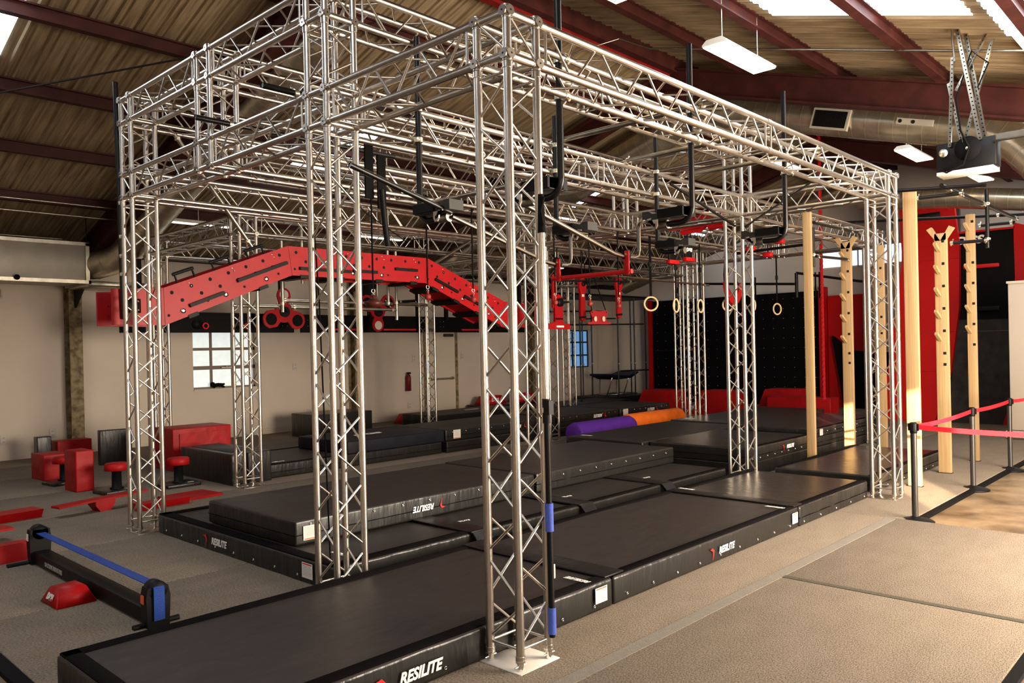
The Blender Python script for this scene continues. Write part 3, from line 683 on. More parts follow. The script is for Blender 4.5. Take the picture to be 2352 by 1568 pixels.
r3 = crash_mat('long black mat behind the purple roll', 8.95, 10.95, 7.35, 8.9, .20, .42, borders='', grom=[('S', EY)], gz=.75); logo(r3, 'RESILITE', .085, (10.2, 7.342, .33), (1, 0, 0), (0, 0, 1), flip=True)
crash_mat('black mat under the long one behind the purple roll', 8.95, 10.95, 7.33, 8.9, 0, .195, borders='', grom=[])
r4 = crash_mat('black mat behind the orange roll, with a white label', 11.0, 13.0, 7.35, 8.9, .20, .42, borders='', grom=[('S', EY)], gz=.75); logo(r4, 'RESILITE', .085, (12.2, 7.342, .33), (1, 0, 0), (0, 0, 1), flip=True)
patch(r4, (11.2, 7.342, .32), (1, 0, 0), (0, 0, 1), .18, .16, ORANGEP, False)
crash_mat('black mat under the one behind the orange roll', 11.0, 13.0, 7.33, 8.9, 0, .195, borders='', seam=False)
crash_mat('dark mat strip in front of the pipe frame by the far corner', 12.6, 16.4, 10.9, 12.3, 0, .20, borders='', seam=False)
crash_mat('black mat under the folded trampoline in the far corner', 16.5, 18.6, 11.6, 13.2, 0, .22, borders='', seam=False, grom=[])
t9 = crash_mat('thick black mat before the white door', 8.6, 11.6, 10.75, 12.0, 0, .30, top=NAVY, borders='', seam=True)
text('DGS', .2, (10.2, 11.3, .315), (1, 0, 0), (0, 1, 0), WHITEP, t9, 'lettering', .3, .01, .0008, 1.2)

# ================================================================ FOAM BLOCKS ON THE LEFT
def foam(label, x0, x1, y0, y1, z0, z1, m, rot=0., cat='foam block', name='foam_block', group=None, piping=True):
    cx, cy = (x0+x1)/2, (y0+y1)/2; t = thing(name, label, cat, (cx, cy, z0), group); R = Matrix.Rotation(rot, 3, 'Z'); hx, hy, h = (x1-x0)/2, (y1-y0)/2, z1-z0
    MB().rbox((-hx, -hy, 0), (hx, hy, h), .016, 3, R=R, c=(cx, cy, z0)).build('foam_body', m, t)
    if piping:
        mb = MB(); k = .006
        for z in (k, h-k):
            ps = [R @ V(p)+V((cx, cy, z0+z)) for p in ((-hx+k, -hy+k, 0), (hx-k, -hy+k, 0), (hx-k, hy-k, 0), (-hx+k, hy-k, 0))]
            mb.path(ps, .006, 6, closed=True)
        mb.build('piping', m, t, kind='stuff')
    return t
bb = foam('large square black foam box with a paler top panel, behind a truss tower', 1.98, 2.58, 7.32, 8.9, 0, .43, VINYLF, name='foam_box', cat='foam box')
MB().rbox((2.08, 7.5, .428), (2.5, 8.75, .437), .003, 1).build('top_panel', GREYP, bb, label='paler grey top panel')
rb = foam('big red foam box with a recessed front panel, behind the left corner tower', 2.05, 3.0, 9.35, 10.03, 0, .66, REDV, name='foam_box', cat='foam box')
MB().box((2.15, 9.33, .08), (2.90, 9.36, .58)).build('front_panel', REDV, rb)
foam('upright black foam panel left of the big red box', 1.62, 2.12, 11.15, 11.3, 0, .58, VINYLF, rot=-.1, name='foam_slab', cat='foam slab')
foam('upright red foam block, nearest of the red group by the left wall', .43, .66, 8.6, 9.0, 0, .55, REDV, rot=.05)
foam('lower red foam block left of the upright one', .46, .80, 10.1, 10.6, 0, .38, REDV, rot=.05)
foam('red foam block farthest back by the left wall', 1.30, 1.86, 12.3, 12.6, 0, .36, REDV, rot=.04)
foam('small black foam block against the left wall', 1.0, 1.22, 12.3, 12.5, 0, .46, VINYLF, rot=.0)
def stool(label, x, y, rot, r=.155):
    t = thing('balance_stool', label, 'stool', (x, y, 0), None)
    MB().rbox((-.23, -.2, 0), (.23, .2, .05), .014, 2, R=Matrix.Rotation(rot, 3, 'Z'), c=(x, y, 0)).build('base', VINYLF, t)
    MB().lathe([(.001, .05), (.085, .05), (.085, .066), (.062, .072), (.058, .30), (.001, .30)], (x, y, 0), 24).build('post', BLKP, t)
    MB().lathe([(.001, .295), (r-.01, .295), (r, .305), (r, .375), (r-.02, .392), (.001, .394)], (x, y, 0), 8).build('seat', REDV, t)
    MB().box((x+.08, y-.12, .05), (x+.16, y-.09, .052)).build('printed_tag', WHITEP, t)
    return t
stool('red topped balance stool left of the corner tower', .80, 8.17, .1)
stool('red topped balance stool seen through the left corner tower', 1.54, 7.98, .0)
stool('red topped balance stool half behind the upright red foam block', .60, 9.60, .1)
def wbeam(label, x, y, L, ang, z0=.0, h=.085, w=.24, fulc=None, w2=None, tilt=0., name='balance_beam'):
    """trapezoid foam beam lying on its narrow side"""
    t = thing(name, label, 'balance beam', (x, y, 0)); d = V((math.cos(ang)*math.cos(tilt), math.sin(ang)*math.cos(tilt), math.sin(tilt))); s_ = V((-math.sin(ang), math.cos(ang), 0)); w2 = w if w2 is None else w2
    up = d.cross(s_); up = up if up.z > 0 else -up
    o = V((x, y, z0))
    MB().prism([(-w2/2, 0), (w2/2, 0), (w/2, h), (-w/2, h)], o-d*L/2, s_, up, d*L).build('beam_body', REDV, t)
    if fulc:
        fx, fr, fw = fulc; c = o+d*fx; pts = [(fr*math.sin(a), fr-fr*math.cos(a)) for a in (-.45, .45, 1.35, PI*.62, -PI*.62, -1.35)]
        pts = [(-.06, 0), (.06, 0), (fr, .075), (fr, z0-.0), (-fr, z0-.0), (-fr, .075)]
        MB().prism(pts, V((c.x, c.y, 0))-s_*fw/2, d, (0, 0, 1), s_*fw).build('fulcrum', REDV, t)
    return t
wbeam('red seesaw plank on a rounded foot, left of the corner tower', .22, 7.02, 1.05, .16, .125, .022, .18, fulc=(.0, .115, .18), tilt=.03, name='seesaw_plank')
wbeam('red beam lying behind the corner tower base', .75, 6.62, .62, .10, 0, .085, .2, w2=.12)
wbeam('flat red folding mat at the right end of the row of red beams', 1.26, 6.98, .6, .10, 0, .03, .5, name='folding_mat')
wbeam('red beam with bevelled underside at the far left, upper one', -.95, 7.18, 1.15, .12, 0, .10, .28, w2=.16)
wbeam('red plank on a foot at the left edge of the photo', -1.28, 6.14, .70, .14, .11, .022, .26, fulc=(.03, .10, .24), name='seesaw_plank')
db = wbeam('long red beam with a white logo, cut by the left edge of the photo', -1.42, 5.20, .78, .10, 0, .15, .14, w2=.26)
text('DGS', .075, (-1.17, 5.135, .08), (math.cos(.10), math.sin(.10), 0), (0, .25, .97), WHITEP, db, 'lettering', .3, .008, .001, 1.2)
# red trapezoid foot block beside the slackline
def quad_block(label, lo, hi, z1, m, name='foam_step', cat='foam block', z0=0.):
    cx = sum(p[0] for p in lo)/4; cy = sum(p[1] for p in lo)/4; t = thing(name, label, cat, (cx, cy, z0))
    vs = [(p[0], p[1], z0) for p in lo]+[(p[0], p[1], z1) for p in hi]
    bm = bmesh.new(); bv = [bm.verts.new(v) for v in vs]
    for f in ((0,3,2,1), (4,5,6,7), (0,1,5,4), (1,2,6,5), (2,3,7,6), (3,0,4,7)): bm.faces.new([bv[i] for i in f])
    bmesh.ops.bevel(bm, geom=bm.edges[:], offset=.007, segments=2, affect='EDGES'); bm.verts.index_update()
    mb = MB(); mb.add([v.co.copy() for v in bm.verts], [[v.index for v in f.verts] for f in bm.faces], True); bm.free()
    mb.build('block_body', m, t); return t
rq = quad_block('small red trapezoid block with a white logo beside the slackline', [(-1.37, 3.63), (-1.36, 3.29), (-1.08, 3.29), (-1.09, 3.70)], [(-1.33, 3.53), (-1.32, 3.36), (-1.14, 3.35), (-1.15, 3.55)], .125, REDV)
text('DGS', .055, (-1.350, 3.46, .062), (0, -1, 0), (.3, 0, .95), WHITEP, rq, 'lettering', .3, .006, .001, 1.1)

# ================================================================ SLACKLINE RACK
sl = thing('slackline_rack', 'black slackline rack with a blue band stretched between two end posts', 'slackline', (-1.02, 3.6, 0))
MB().rbox((-1.075, 2.42, .012), (-.955, 4.86, .115), .006, 2).build('base_rail', BLKP, sl)
for yy, s_ in ((4.90, 1), (2.40, -1)):
    MB().prism([(-.075, 0), (.075, 0), (.085, .22), (.075, .30), (-.075, .30), (-.085, .22)] if s_ > 0 else [(-.07, 0), (.07, 0), (.08, .20), (.065, .27), (-.065, .27), (-.08, .20)], (-1.02, yy-.05, 0), (1, 0, 0), (0, 0, 1), (0, .10, 0)).lathe([(.001, -.05), (.062, -.05), (.062, .05), (.001, .05)], (-1.02, yy, .275 if s_ > 0 else .245), 20, 'Y').build('end_post', BLKP, sl)
MB().box((-1.055, 2.42, .268), (-.985, 4.88, .273), R=None).build('webbing_band', BLUEW, sl)
MB().box((-1.055, 2.335, .05), (-.985, 2.345, .262)).box((-1.055, 2.34, .258), (-.985, 2.44, .273)).build('webbing_tail', BLUEW, sl)
MB().path([(-1.26, 4.93, .01), (-1.02, 4.93, .012), (-.84, 4.85, .01)], .022, 8).build('cross_foot', BLKP, sl)
MB().path([(-1.16, 2.42, .01), (-.86, 2.42, .01)], .022, 8).build('cross_foot', BLKP, sl)
text('SLACKLINE INDUSTRIES', .055, (-1.083, 4.30, .062), (0, -1, 0), (0, 0, 1), GREYPRINT, sl, 'lettering', 0, 0, .001, .75)
for x, y, z, s_ in ((-1.108, 4.90, .235, .05), (-1.02, 2.34, .20, .0)):
    if s_: text('SI', .075, (x, y, z), (0, -1, 0), (0, 0, 1), WHITEP, sl, 'lettering', 0, .006, .001)
text('SI', .07, (-1.105, 2.40, .19), (0, -1, 0), (0, 0, 1), ORANGEP, sl, 'lettering', 0, .006, .001)

# ================================================================ RED ARCH
ar = thing('red_arch_obstacle', 'long red arch of pegboard panels with black ledges hung across the rig', 'climbing arch', (0, 5.75, 2.3))
NODES = [((-.05, 2.515), (-.05, 2.145)), ((.47, 2.55), (.48, 2.14)), ((2.0, 3.13), (2.05, 2.77)), ((4.23, 3.13), (4.18, 2.77)), ((5.80, 2.55), (5.75, 2.14)), ((6.25, 2.52), (6.25, 2.14))]
for yy, off in ((5.75, 0), (6.22, 0)):
    for i in range(5):
        (a, b), (c, d) = NODES[i], NODES[i+1]
        g = .002
        MB().prism([(a[0]+g, a[1]), (b[0]+g, b[1]), (d[0]-g, d[1]), (c[0]-g, c[1])], (0, yy, 0), (1, 0, 0), (0, 0, 1), (0, .035, 0)).build('side_panel', RED, ar)
def seg_pt(i, s_, t_):
    (a, b), (c, d) = NODES[i], NODES[i+1]
    px = a[0]*(1-s_)+c[0]*s_; pz = a[1]*(1-s_)+c[1]*s_; qx = b[0]*(1-s_)+d[0]*s_; qz = b[1]*(1-s_)+d[1]*s_
    return px*t_+qx*(1-t_), pz*t_+qz*(1-t_)
holes = MB()
for i, n in ((1, 7), (2, 9), (3, 7)):
    for k in range(n):
        for off, t_ in ((.4, .80), (.9, .50)):
            s_ = (k+off)/n
            if s_ > .97: continue
            x, z = seg_pt(i, s_, t_); holes.tube((x, 5.7495, z), (x, 5.752, z), .021, 12)
        if k % 2 == 0:
            x, z = seg_pt(i, (k+.2)/n, .22); holes.tube((x, 5.7495, z), (x, 5.752, z), .016, 10)
holes.build('grip_holes', HOLE, ar, kind='stuff')
for i, ss in ((0, [.85]), (1, [.13, .45, .78]), (2, [.12, .42, .64, .93]), (3, [.20, .45, .8])):
    for s_ in ss:
        x, z = seg_pt(i, s_, .2); MB().lathe([(.010, -.012), (.028, -.010), (.028, 0), (.010, 0)], (x, 5.748, z), 16, 'Y').tube((x, 5.737, z), (x, 5.745, z), .010, 10).build('washer', CHROME, ar)
bolts = MB()
for i, n in ((1, 3), (2, 4), (3, 3)):
    for k in range(n):
        for t_ in (.9, .8):
            x, z = seg_pt(i, (k+.55)/n+(.015 if t_ < .85 else 0), t_); bolts.sphere((x, 5.746, z), .009, 8)
bolts.build('bolt_heads', CHROME, ar, kind='stuff')
for i, (sa, sb, t_) in ((1, (.18, .44, .22)), (1, (.55, .97, .42)), (2, (.05, .40, .20)), (2, (.42, .60, .24)), (2, (.74, .92, .42)), (3, (.10, .38, .30)), (3, (.46, .72, .28))):
    x0_, z0_ = seg_pt(i, sa, t_); x1_, z1_ = seg_pt(i, sb, t_); d = V((x1_-x0_, 0, z1_-z0_)); L = d.length; d.normalize(); up = V((-d.z, 0, d.x))
    MB().prism([(0, 0), (L, 0), (L, .038), (0, .038)], (x0_, 5.75, z0_), d, up, (0, -.035, 0)).build('ledge_grip', BLKP, ar)
for s_ in (.12, .40, .68):
    x0_, z0_ = seg_pt(1, s_, 1); x1_, z1_ = seg_pt(1, s_+.13, 1); d = V((x1_-x0_, 0, z1_-z0_)).normalized(); up = V((-d.z, 0, d.x)); a = V((x0_, 5.82, z0_)); b = V((x1_, 5.82, z1_))
    MB().path([a, a+up*.11, b+up*.11, b], .014, 8).tube(a+up*.10-d*.02, b+up*.10+d*.02, .018, 10).build('handle', BLKP, ar)
for i, ss in ((1, (.2, .75)), (2, (.08, .33, .62, .9)), (3, (.12, .38, .66, .92)), (4, (.6,))):
    for s_ in ss:
        x, z = seg_pt(i, s_, 0); (a, b), (c, d) = NODES[i], NODES[i+1]; dv = V((d[0]-b[0], 0, d[1]-b[1])).normalized(); up = V((-dv.z, 0, dv.x))
        MB().prism([(-.06, -.03), (.06, -.03), (.06, .012), (-.06, .012)], (x, 5.74, z), dv, up, (0, .53, 0)).build('cross_rung', BLKP, ar)
for i in (1, 2, 3, 4):
    (a, b), (c, d) = NODES[i], NODES[i+1]
    for s0, s1 in ((.0, .36), (.5, .86)):
        p0, p1 = seg_pt(i, s0, .06), seg_pt(i, s1, .06); dv = V((p1[0]-p0[0], 0, p1[1]-p0[1])); L = dv.length; dv.normalize(); up = V((-dv.z, 0, dv.x))
        MB().prism([(0, 0), (L, 0), (L, .02), (0, .02)], (p0[0], 5.785, p0[1]), dv, up, (0, .435, 0)).build('underside_panel', RED, ar)
MB().box((-.07, 5.715, 2.14), (.0, 5.755, 2.52)).build('end_board', RED, ar)
mbk = MB().rbox((.03, 5.725, 2.27), (.22, 5.75, 2.42), .004, 1).build('mount_bracket', BLKP, ar)
for dx in (.06, .19):
    for dz in (2.30, 2.39): MB().sphere((dx, 5.723, dz), .012, 10).build('bracket_bolt', BRASS, mbk)
for dx in (-.34, -.21):
    pass
for dx in (.06, .19):
    for dz in (2.25, 2.36): MB().tube((dx, 6.21, dz), (dx, 6.22, dz), .012, 10).build('plate_bolt', CHROME, ar)

def clamp(mb, p, r=.030, ax='X'):
    """half coupler: a split collar with a lug and eye bolt"""
    p = V(p); A = {'X': V((1,0,0)), 'Y': V((0,1,0)), 'Z': V((0,0,1))}[ax]; o = A.orthogonal().normalized(); q = A.cross(o)
    mb.tube(p-A*.018, p+A*.018, r, 14); mb.tube(p+o*r*.9-A*.016, p+o*r*.9+A*.016, .012, 8); mb.tube(p+o*(r+.005), p+o*(r+.055), .006, 6)
    mb.tube(p+o*(r+.035), p+o*(r+.052), .011, 6); mb.tube(p-o*(r*.9)-q*.0, p-o*(r+.02), .012, 6)
# long black poles clamped to the truss carrying the arch
bp_ = thing('support_pole', 'tall black pole clamped to the left corner tower above the red arch', 'pole', (-.02, 5.62, 2.35))
MB().tube((.03, 5.70, 2.20), (-.02, 5.64, 4.66), .026, 14).build('pole_tube', STEELB, bp_)
for z in (3.40, 3.05, 2.85, 2.66):
    mb = MB(); clamp(mb, (0, 5.60, z), .032, 'Z'); mb.build('clamp', ZINC, bp_)
def pipe(label, p, q, r=.0242, m=ALU2, clamps=(), cat='pipe', name='scaffold_pipe', ax='X'):
    t = thing(name, label, cat, p)
    mb = MB().tube(p, q, r, 14, cap=False); d = (V(q)-V(p)).normalized(); mb.tube(V(p)+d*.004, V(p)+d*.006, r*.99, 14); mb.tube(V(q)-d*.006, V(q)-d*.004, r*.99, 14); mb.build('pipe_tube', m, t)
    for c in clamps:
        mb = MB(); clamp(mb, V(p)+(V(q)-V(p))*c, r*1.3, ax); mb.build('clamp', ZINC, t)
    return t
pipe('long grey pipe laid over the front trusses at the first pair of bent pipes', (2.50, .12, 3.74), (2.50, 1.92, 3.74), clamps=(.06, .94), ax='Y')
pipe('long grey pipe laid over the front trusses, second from the left', (3.65, .12, 3.74), (3.65, 1.92, 3.74), clamps=(.06, .94), ax='Y')
pipe('long grey pipe laid over the front trusses, third from the left', (4.75, .12, 3.74), (4.75, 1.92, 3.74), clamps=(.06, .94), ax='Y')
pipe('grey pipe under the middle trusses by the skylight reflection', (2.42, 1.9, 3.40), (2.42, 3.6, 3.40), clamps=(.1, .9), ax='Y')
pipe('dark chrome pipe poking out left of the rig below the upper side truss', (-.18, 3.47, 3.80), (1.9, 3.47, 3.80), clamps=(.15,), m=STEELB)
pipe('dark chrome pipe poking out left of the second tower', (-.18, 2.36, 3.80), (1.7, 2.36, 3.80), clamps=(.15,), m=STEELB)
pipe('diagonal grey brace pipe above the left end of the red arch', (.50, 5.45, 4.18), (1.36, 5.45, 3.04), clamps=(.04, .95), ax='Z')
pipe('diagonal bright brace pipe right of the red arch peak', (6.2, 6.85, 3.70), (5.0, 6.85, 3.05), clamps=(.05, .95), ax='Z')
pipe('dark open ended pipe above the right end of the front truss', (5.35, .9, 4.08), (6.6, .9, 3.75), .035, m=DARKSTEEL)
# silver pipe grid hanging under the rear rig
pipe('silver horizontal pipe left of the red triangle wheel', (2.0, 7.2, 2.47), (2.72, 7.2, 2.47), clamps=(.95,))
pipe('long silver pipe behind the second tower, upper one', (2.72, 7.2, 2.56), (5.42, 7.2, 2.56), clamps=(.02, .7, .93))
pipe('long silver pipe behind the second tower, lower one', (2.8, 7.08, 2.46), (4.68, 7.08, 2.46), clamps=(.03, .96))
pipe('short upright silver pipe above the red triangle wheel', (2.70, 7.12, 3.40), (2.70, 7.12, 2.39), ax='Z', clamps=(.88,))
pipe('upright silver pipe hanging left of the arch descent', (4.56, 7.12, 3.40), (4.56, 7.12, 2.54), ax='Z', clamps=(.97,))
pipe('upright silver pipe with a free lower end below the red arch', (4.72, 7.12, 3.40), (4.72, 7.12, 2.30), ax='Z', clamps=(.75,))
pipe('short black pipe end with foam grip under the red arch', (4.85, 7.3, 2.60), (5.25, 7.3, 2.63), m=STEELB, clamps=(.2,))
pipe('upright pipe hanging behind the arch peak', (3.0, 7.08, 3.9), (3.0, 7.08, 2.8), ax='Z', clamps=(.1, .9), m=ALU2)

# ================================================================ BENT BLACK PIPES WITH CRADLES AND RAILS
def jhook(label, x, y, sgn, ztop, zb=2.80, ye=.22, box=True, dev=True):
    t = thing('bent_pipe_hanger', label, 'pipe hanger', (x, y, zb)); r = .024; R_ = .11; pts = [(x, y, ztop), (x, y, zb+R_)]
    for k in range(1, 7):
        a = k/6*PI/2; pts.append((x, y+sgn*(R_-R_*math.cos(a)), zb+R_-R_*math.sin(a)))
    pts.append((x, y+sgn*(R_+ye-.08), zb)); MB().path(pts, r, 14).build('bent_tube', STEELB, t)
    for z in (Z1, Z2):
        mb = MB(); clamp(mb, (x, y, z), .034, 'Z'); clamp(mb, (x, y-sgn*.05, z), .034, 'X'); mb.build('clamp', ZINC, t)
    e = y+sgn*(R_+ye-.08)
    MB().tube((x, e-sgn*.02, zb), (x, e+sgn*.09, zb), .036, 16).build('zinc_sleeve', ALU2, t, label='dull zinc sleeve')
    if dev:
        MB().prism([(0, 0), (.40, 0), (.40, .075), (.34, .075), (.30, .05), (.10, .05), (.06, .085), (0, .085)], (x+.06, e-sgn*.22, zb+.04), (0, sgn, 0), (0, 0, 1), (-.14, 0, 0)).build('cradle_block', GREYP, t)
        MB().box((x-.10, min(e-sgn*.22, e+sgn*.02), zb+.045), (x+.10, max(e-sgn*.22, e+sgn*.02), zb+.115)).build('cradle_box', BLKP, t)
        mb = MB().prism([(0, 0), (.10, 0), (.10, .012), (.06, .018), (.06, -.05), (.045, -.075), (.015, -.075), (0, -.05)], (x-.10, e+sgn*.02, zb+.035), (0, sgn, 0), (0, 0, 1), (.012, 0, 0)); mb.build('eye_bracket', ALU, t)
        MB().tube((x-.1015, e+sgn*.05, zb-.008), (x-.0995, e+sgn*.05, zb-.008), .012, 10).build('bracket_eye', HOLE, t)
    return t
jhook('black bent pipe hanger nearest the second tower, its cradle left of the nearest tower', .79, 1.735, -1, 4.24)
jhook('thick black bent pipe hanger just right of the nearest tower, bending left', .79, .294, 1, 4.62, 2.80)
jhook('tall black bent pipe hanger right of the nearest tower, its cradle low and bending right', 2.42, 1.735, -1, 3.95)
jhook('black bent pipe hanger in the middle of the front truss, cradle before the red cylinder', 2.42, .294, 1, 4.22)
jhook('black bent pipe hanger holding the cradle above the two black pads', 4.10, 1.735, -1, 4.05)
jhook('black bent pipe hanger farthest right on the front truss', 4.13, .294, 1, 4.22)
RAILM = mat('dark_bare_steel_tube', (.16, .13, .10), .3, 1.)
def rail(label, y):
    t = thing('slide_rail', label, 'rail', (.8, y, 2.8))
    a = [(.80, y, 2.80), (1.85, y, 2.53), (1.98, y, 2.515), (2.12, y, 2.515), (2.17, y, 2.53), (2.19, y, 2.58), (2.19, y, 2.76), (2.21, y, 2.80), (2.26, y, 2.82), (2.42, y, 2.82)]
    MB().path(a, .017, 10).build('bent_rail', RAILM, t); return t
rail('bent steel slide rail behind the nearest tower', 1.38); rail('bent steel slide rail running from the third bent hanger cradle', .66)
pipe('steel slide rail dropping toward the first cradle from the second tower', (-.1, 1.38, 3.05), (.79, 1.38, 2.83), .020, m=STEELB)
tz = thing('red_trapeze', 'red trapeze bar hanging on two roller brackets from the slide rails', 'trapeze', (2.0, 1.0, 2.4))
MB().tube((2.0, 1.44, 2.395), (2.0, .60, 2.395), .019, 12).build('trapeze_bar', REDS, tz)
for y in (1.38, .66):
    MB().rbox((1.975, y-.05, 2.375), (1.987, y-.005, 2.56), .004, 1).rbox((2.03, y-.005, 2.375), (2.042, y+.045, 2.52), .004, 1).build('roller_bracket', REDS, tz)
    MB().lathe([(.001, -.02), (.042, -.02), (.034, 0), (.042, .02), (.001, .02)], (2.005, y, 2.535), 18, 'X').build('roller', BLKP, tz)
    MB().tube((1.968, y-.025, 2.53), (1.976, y-.025, 2.53), .010, 8).build('roller_bolt', BRASS, tz)

# ================================================================ HANGING GRIPS
def hang_ball(label, x, y, z, ztop=3.44, r=.036, disc=False, red=REDS):
    t = thing('hanging_grip', label, 'hanging grip', (x, y, z))
    MB().tube((x, y, ztop), (x, y, z+.12), .009, 8).build('strap', BLKRUB, t)
    MB().path([(x, y, ztop+.05), (x+.05, y, ztop+.02), (x+.02, y, ztop-.03), (x, y, ztop-.06)], .012, 6).build('strap_loop', BLKRUB, t)
    MB().ring((x, y, z+.105), .020, .004, (1, 0, 0), (0, 0, 1), 14, 6).ring((x, y, z+.068), .015, .004, (0, 1, 0), (0, 0, 1), 12, 6).build('carabiner', ZINC, t)
    if disc: MB().lathe([(.001, .07), (.03, .06), (.035, .03), (.05, .01), (.088, .0), (.095, -.02), (.075, -.055), (.001, -.065)], (x, y, z), 24).build('disc_grip', mat('brown_red_resin', (.06, .012, .008), .4), t)
    else: MB().sphere((x, y, z), r, 16).tube((x, y, z+r*.8), (x, y, z+r+.03), .014, 8).build('ball_grip', mat('worn_red_ball', (.20, .02, .015), .45, var=.3, vscale=20), t)
    return t
hang_ball('brown disc grip hanging right of the second tower in front of the red arch', 1.691, 3.6, 2.315, disc=True)
hang_ball('small red ball hanging by the arch bend, leftmost ball', 2.416, 3.6, 2.385)
hang_ball('small red ball hanging close left of the nearest tower', 3.095, 3.6, 2.375)
hang_ball('small red ball hanging close right of the nearest tower', 4.541, 3.6, 2.38)
hang_ball('small red ball hanging between the two red arms', 5.26, 3.6, 2.385)
hang_ball('small red ball hanging right of the second red arm', 5.916, 3.6, 2.37)
def gym_ring(label, x, y, z, rot, zt=3.44):
    t = thing('gym_ring', label, 'gym ring', (x, y, z)); ax = V((math.cos(rot), math.sin(rot), 0))
    MB().ring((x, y, z), .100, .0145, ax, (0, 0, 1), 32, 10).build('wooden_ring', WOODRING, t)
    MB().box((-.018, -.003, z+.085), (.018, .003, zt), R=Matrix.Rotation(rot, 3, 'Z'), c=(x, y, 0)).build('strap', BLKRUB, t)
    MB().rbox((-.028, -.012, z+.55), (.028, .012, z+.63), .004, 1, R=Matrix.Rotation(rot, 3, 'Z'), c=(x, y, 0)).build('cam_buckle', BLKP, t)
    return t
for lab, x, y, z, ro in (('wooden gym ring facing the camera, leftmost of the row', 6.72, 3.60, 2.42, -.75), ('wooden gym ring before the left of the two adjoining towers', 7.41, 3.60, 2.41, .15), ('wooden gym ring before the right of the two adjoining towers', 8.14, 3.60, 2.42, .1),
                         ('wooden gym ring half hidden by the middle right tower, below the red horseshoe', 9.04, 3.60, 2.46, -.5), ('wooden gym ring mostly hidden right behind the middle right tower', 9.96, 3.60, 2.48, .1), ('wooden gym ring farthest right before the black climbing wall', 10.91, 3.60, 2.43, -.3)):
    gym_ring(lab, x, y, z, ro)
# red arms and grips deeper in the rig
def arm(label, x, y, zt, zb):
    t = thing('red_lever_arm', label, 'lever arm', (x, y, zb)); w0, w1 = .095, .058; pts = []
    for k in range(9): a = PI*k/8; pts.append((w0*math.cos(a), zt-.08+w0*1.1*math.sin(a)))
    pts += [(-w0, zt-.14), (-w1, zt-.24)]
    for k in range(9): a = PI+PI*k/8; pts.append((w1*math.cos(a)*1.05, zb+.06+w1*1.2*math.sin(a)))
    pts += [(w1, zt-.24), (w0, zt-.14)]
    MB().prism(pts, (x, y, 0), (1, 0, 0), (0, 0, 1), (0, .04, 0)).build('arm_plate', RED, t)
    MB().lathe([(.001, -.03), (.035, -.03), (.035, .01), (.001, .01)], (x, y, zt-.08), 16, 'Y').tube((x, y-.03, zt-.08), (x+.16, y-.03, zt-.03), .018, 8).build('pivot', BLKP, t)
    MB().tube((x-.14, y-.03, zb+.05), (x+.02, y-.03, zb+.06), .017, 8).build('peg_grip', BLKP, t)
    MB().box((x-.03, y-.002, zt-.29), (x+.03, y, zt-.25)).build('white_tag', WHITEP, t)
    MB().tube((x, y+.02, zt-.04), (x, y+.02, 3.42), .012, 8).build('hanger', BLKP, t)
    return t
arm('left one of two long red lever arms with a black pivot', 7.17, 5.25, 2.93, 2.24); arm('right one of two long red lever arms with a black pivot', 8.19, 5.25, 3.00, 2.30)
gr = thing('red_twin_hole_grip', 'red grip board with two round holes hanging between the red arms', 'grip board', (7.6, 5.0, 2.25))
pl = [(-.22, -.10), (.22, -.10), (.23, -.075), (.15, -.06), (.13, .0), (.17, .10), (.13, .135), (.05, .12), (-.05, .12), (-.13, .135), (-.17, .10), (-.13, 0), (-.15, -.06), (-.23, -.075)]
MB().prism([(a, b) for a, b in pl], (7.28, 5.0, 2.27), (1, -.3, 0), (0, 0, 1), (.01, .03, 0)).build('grip_plate', RED, gr)
for dx in (-.08, .08): MB().lathe([(.001, -.002), (.045, -.002), (.045, .0), (.001, .0)], (7.28+dx, 4.992-dx*.3, 2.26), 18, 'Y').build('grip_hole', CARDB, gr)
for dx in (-.14, .14): MB().tube((7.28+dx, 5.0-dx*.3, 2.36), (7.28+dx*.25, 5.32, 3.44), .008, 6).build('cord', BLKRUB, gr)
gk = thing('red_pulley_grip', 'red grip on a black pulley hanging right behind the nearest tower', 'grip board', (6.75, 5.4, 2.2))
MB().prism([(-.26, -.06), (.26, -.06), (.29, -.02), (.27, .03), (.20, .03), (.14, .02), (.10, .08), (.10, .28), (.12, .38), (.09, .47), (0, .52), (-.08, .47), (-.10, .30), (-.10, .06), (-.26, .03)], (6.72, 5.4, 2.16), (1, 0, 0), (0, 0, 1), (0, .04, 0)).build('grip_plate', RED, gk)
MB().lathe([(.001, -.04), (.07, -.04), (.07, .005), (.001, .005)], (6.72, 5.39, 2.54), 20, 'Y').tube((6.72, 5.36, 2.54), (6.90, 5.34, 2.55), .016, 8).tube((6.60, 5.36, 2.27), (6.76, 5.36, 2.27), .012, 8).build('pulley', BLKP, gk)
MB().box((6.64, 5.385, 2.13), (6.82, 5.399, 2.16)).build('slot', WHITEP, gk)
MB().prism([(-.05, 0), (.05, 0), (.045, .55), (-.045, .55)], (6.64, 5.42, 2.45), (1, 0, 0), (0, 0, 1), (0, .03, 0)).build('back_arm', RED, gk)
MB().tube((6.66, 5.43, 2.9), (6.66, 5.36, 3.46), .012, 8).build('hanger', BLKP, gk)
pipe('slim black pipe carrying the red lever arms', (6.3, 5.22, 2.87), (8.6, 5.22, 2.96), .018, m=STEELB, clamps=(.05, .95))
pipe('slim steel pipe below the inner trusses, left of the gym rings', (7.2, 4.9, 2.98), (11.2, 5.2, 3.0), .02, clamps=(.95,))
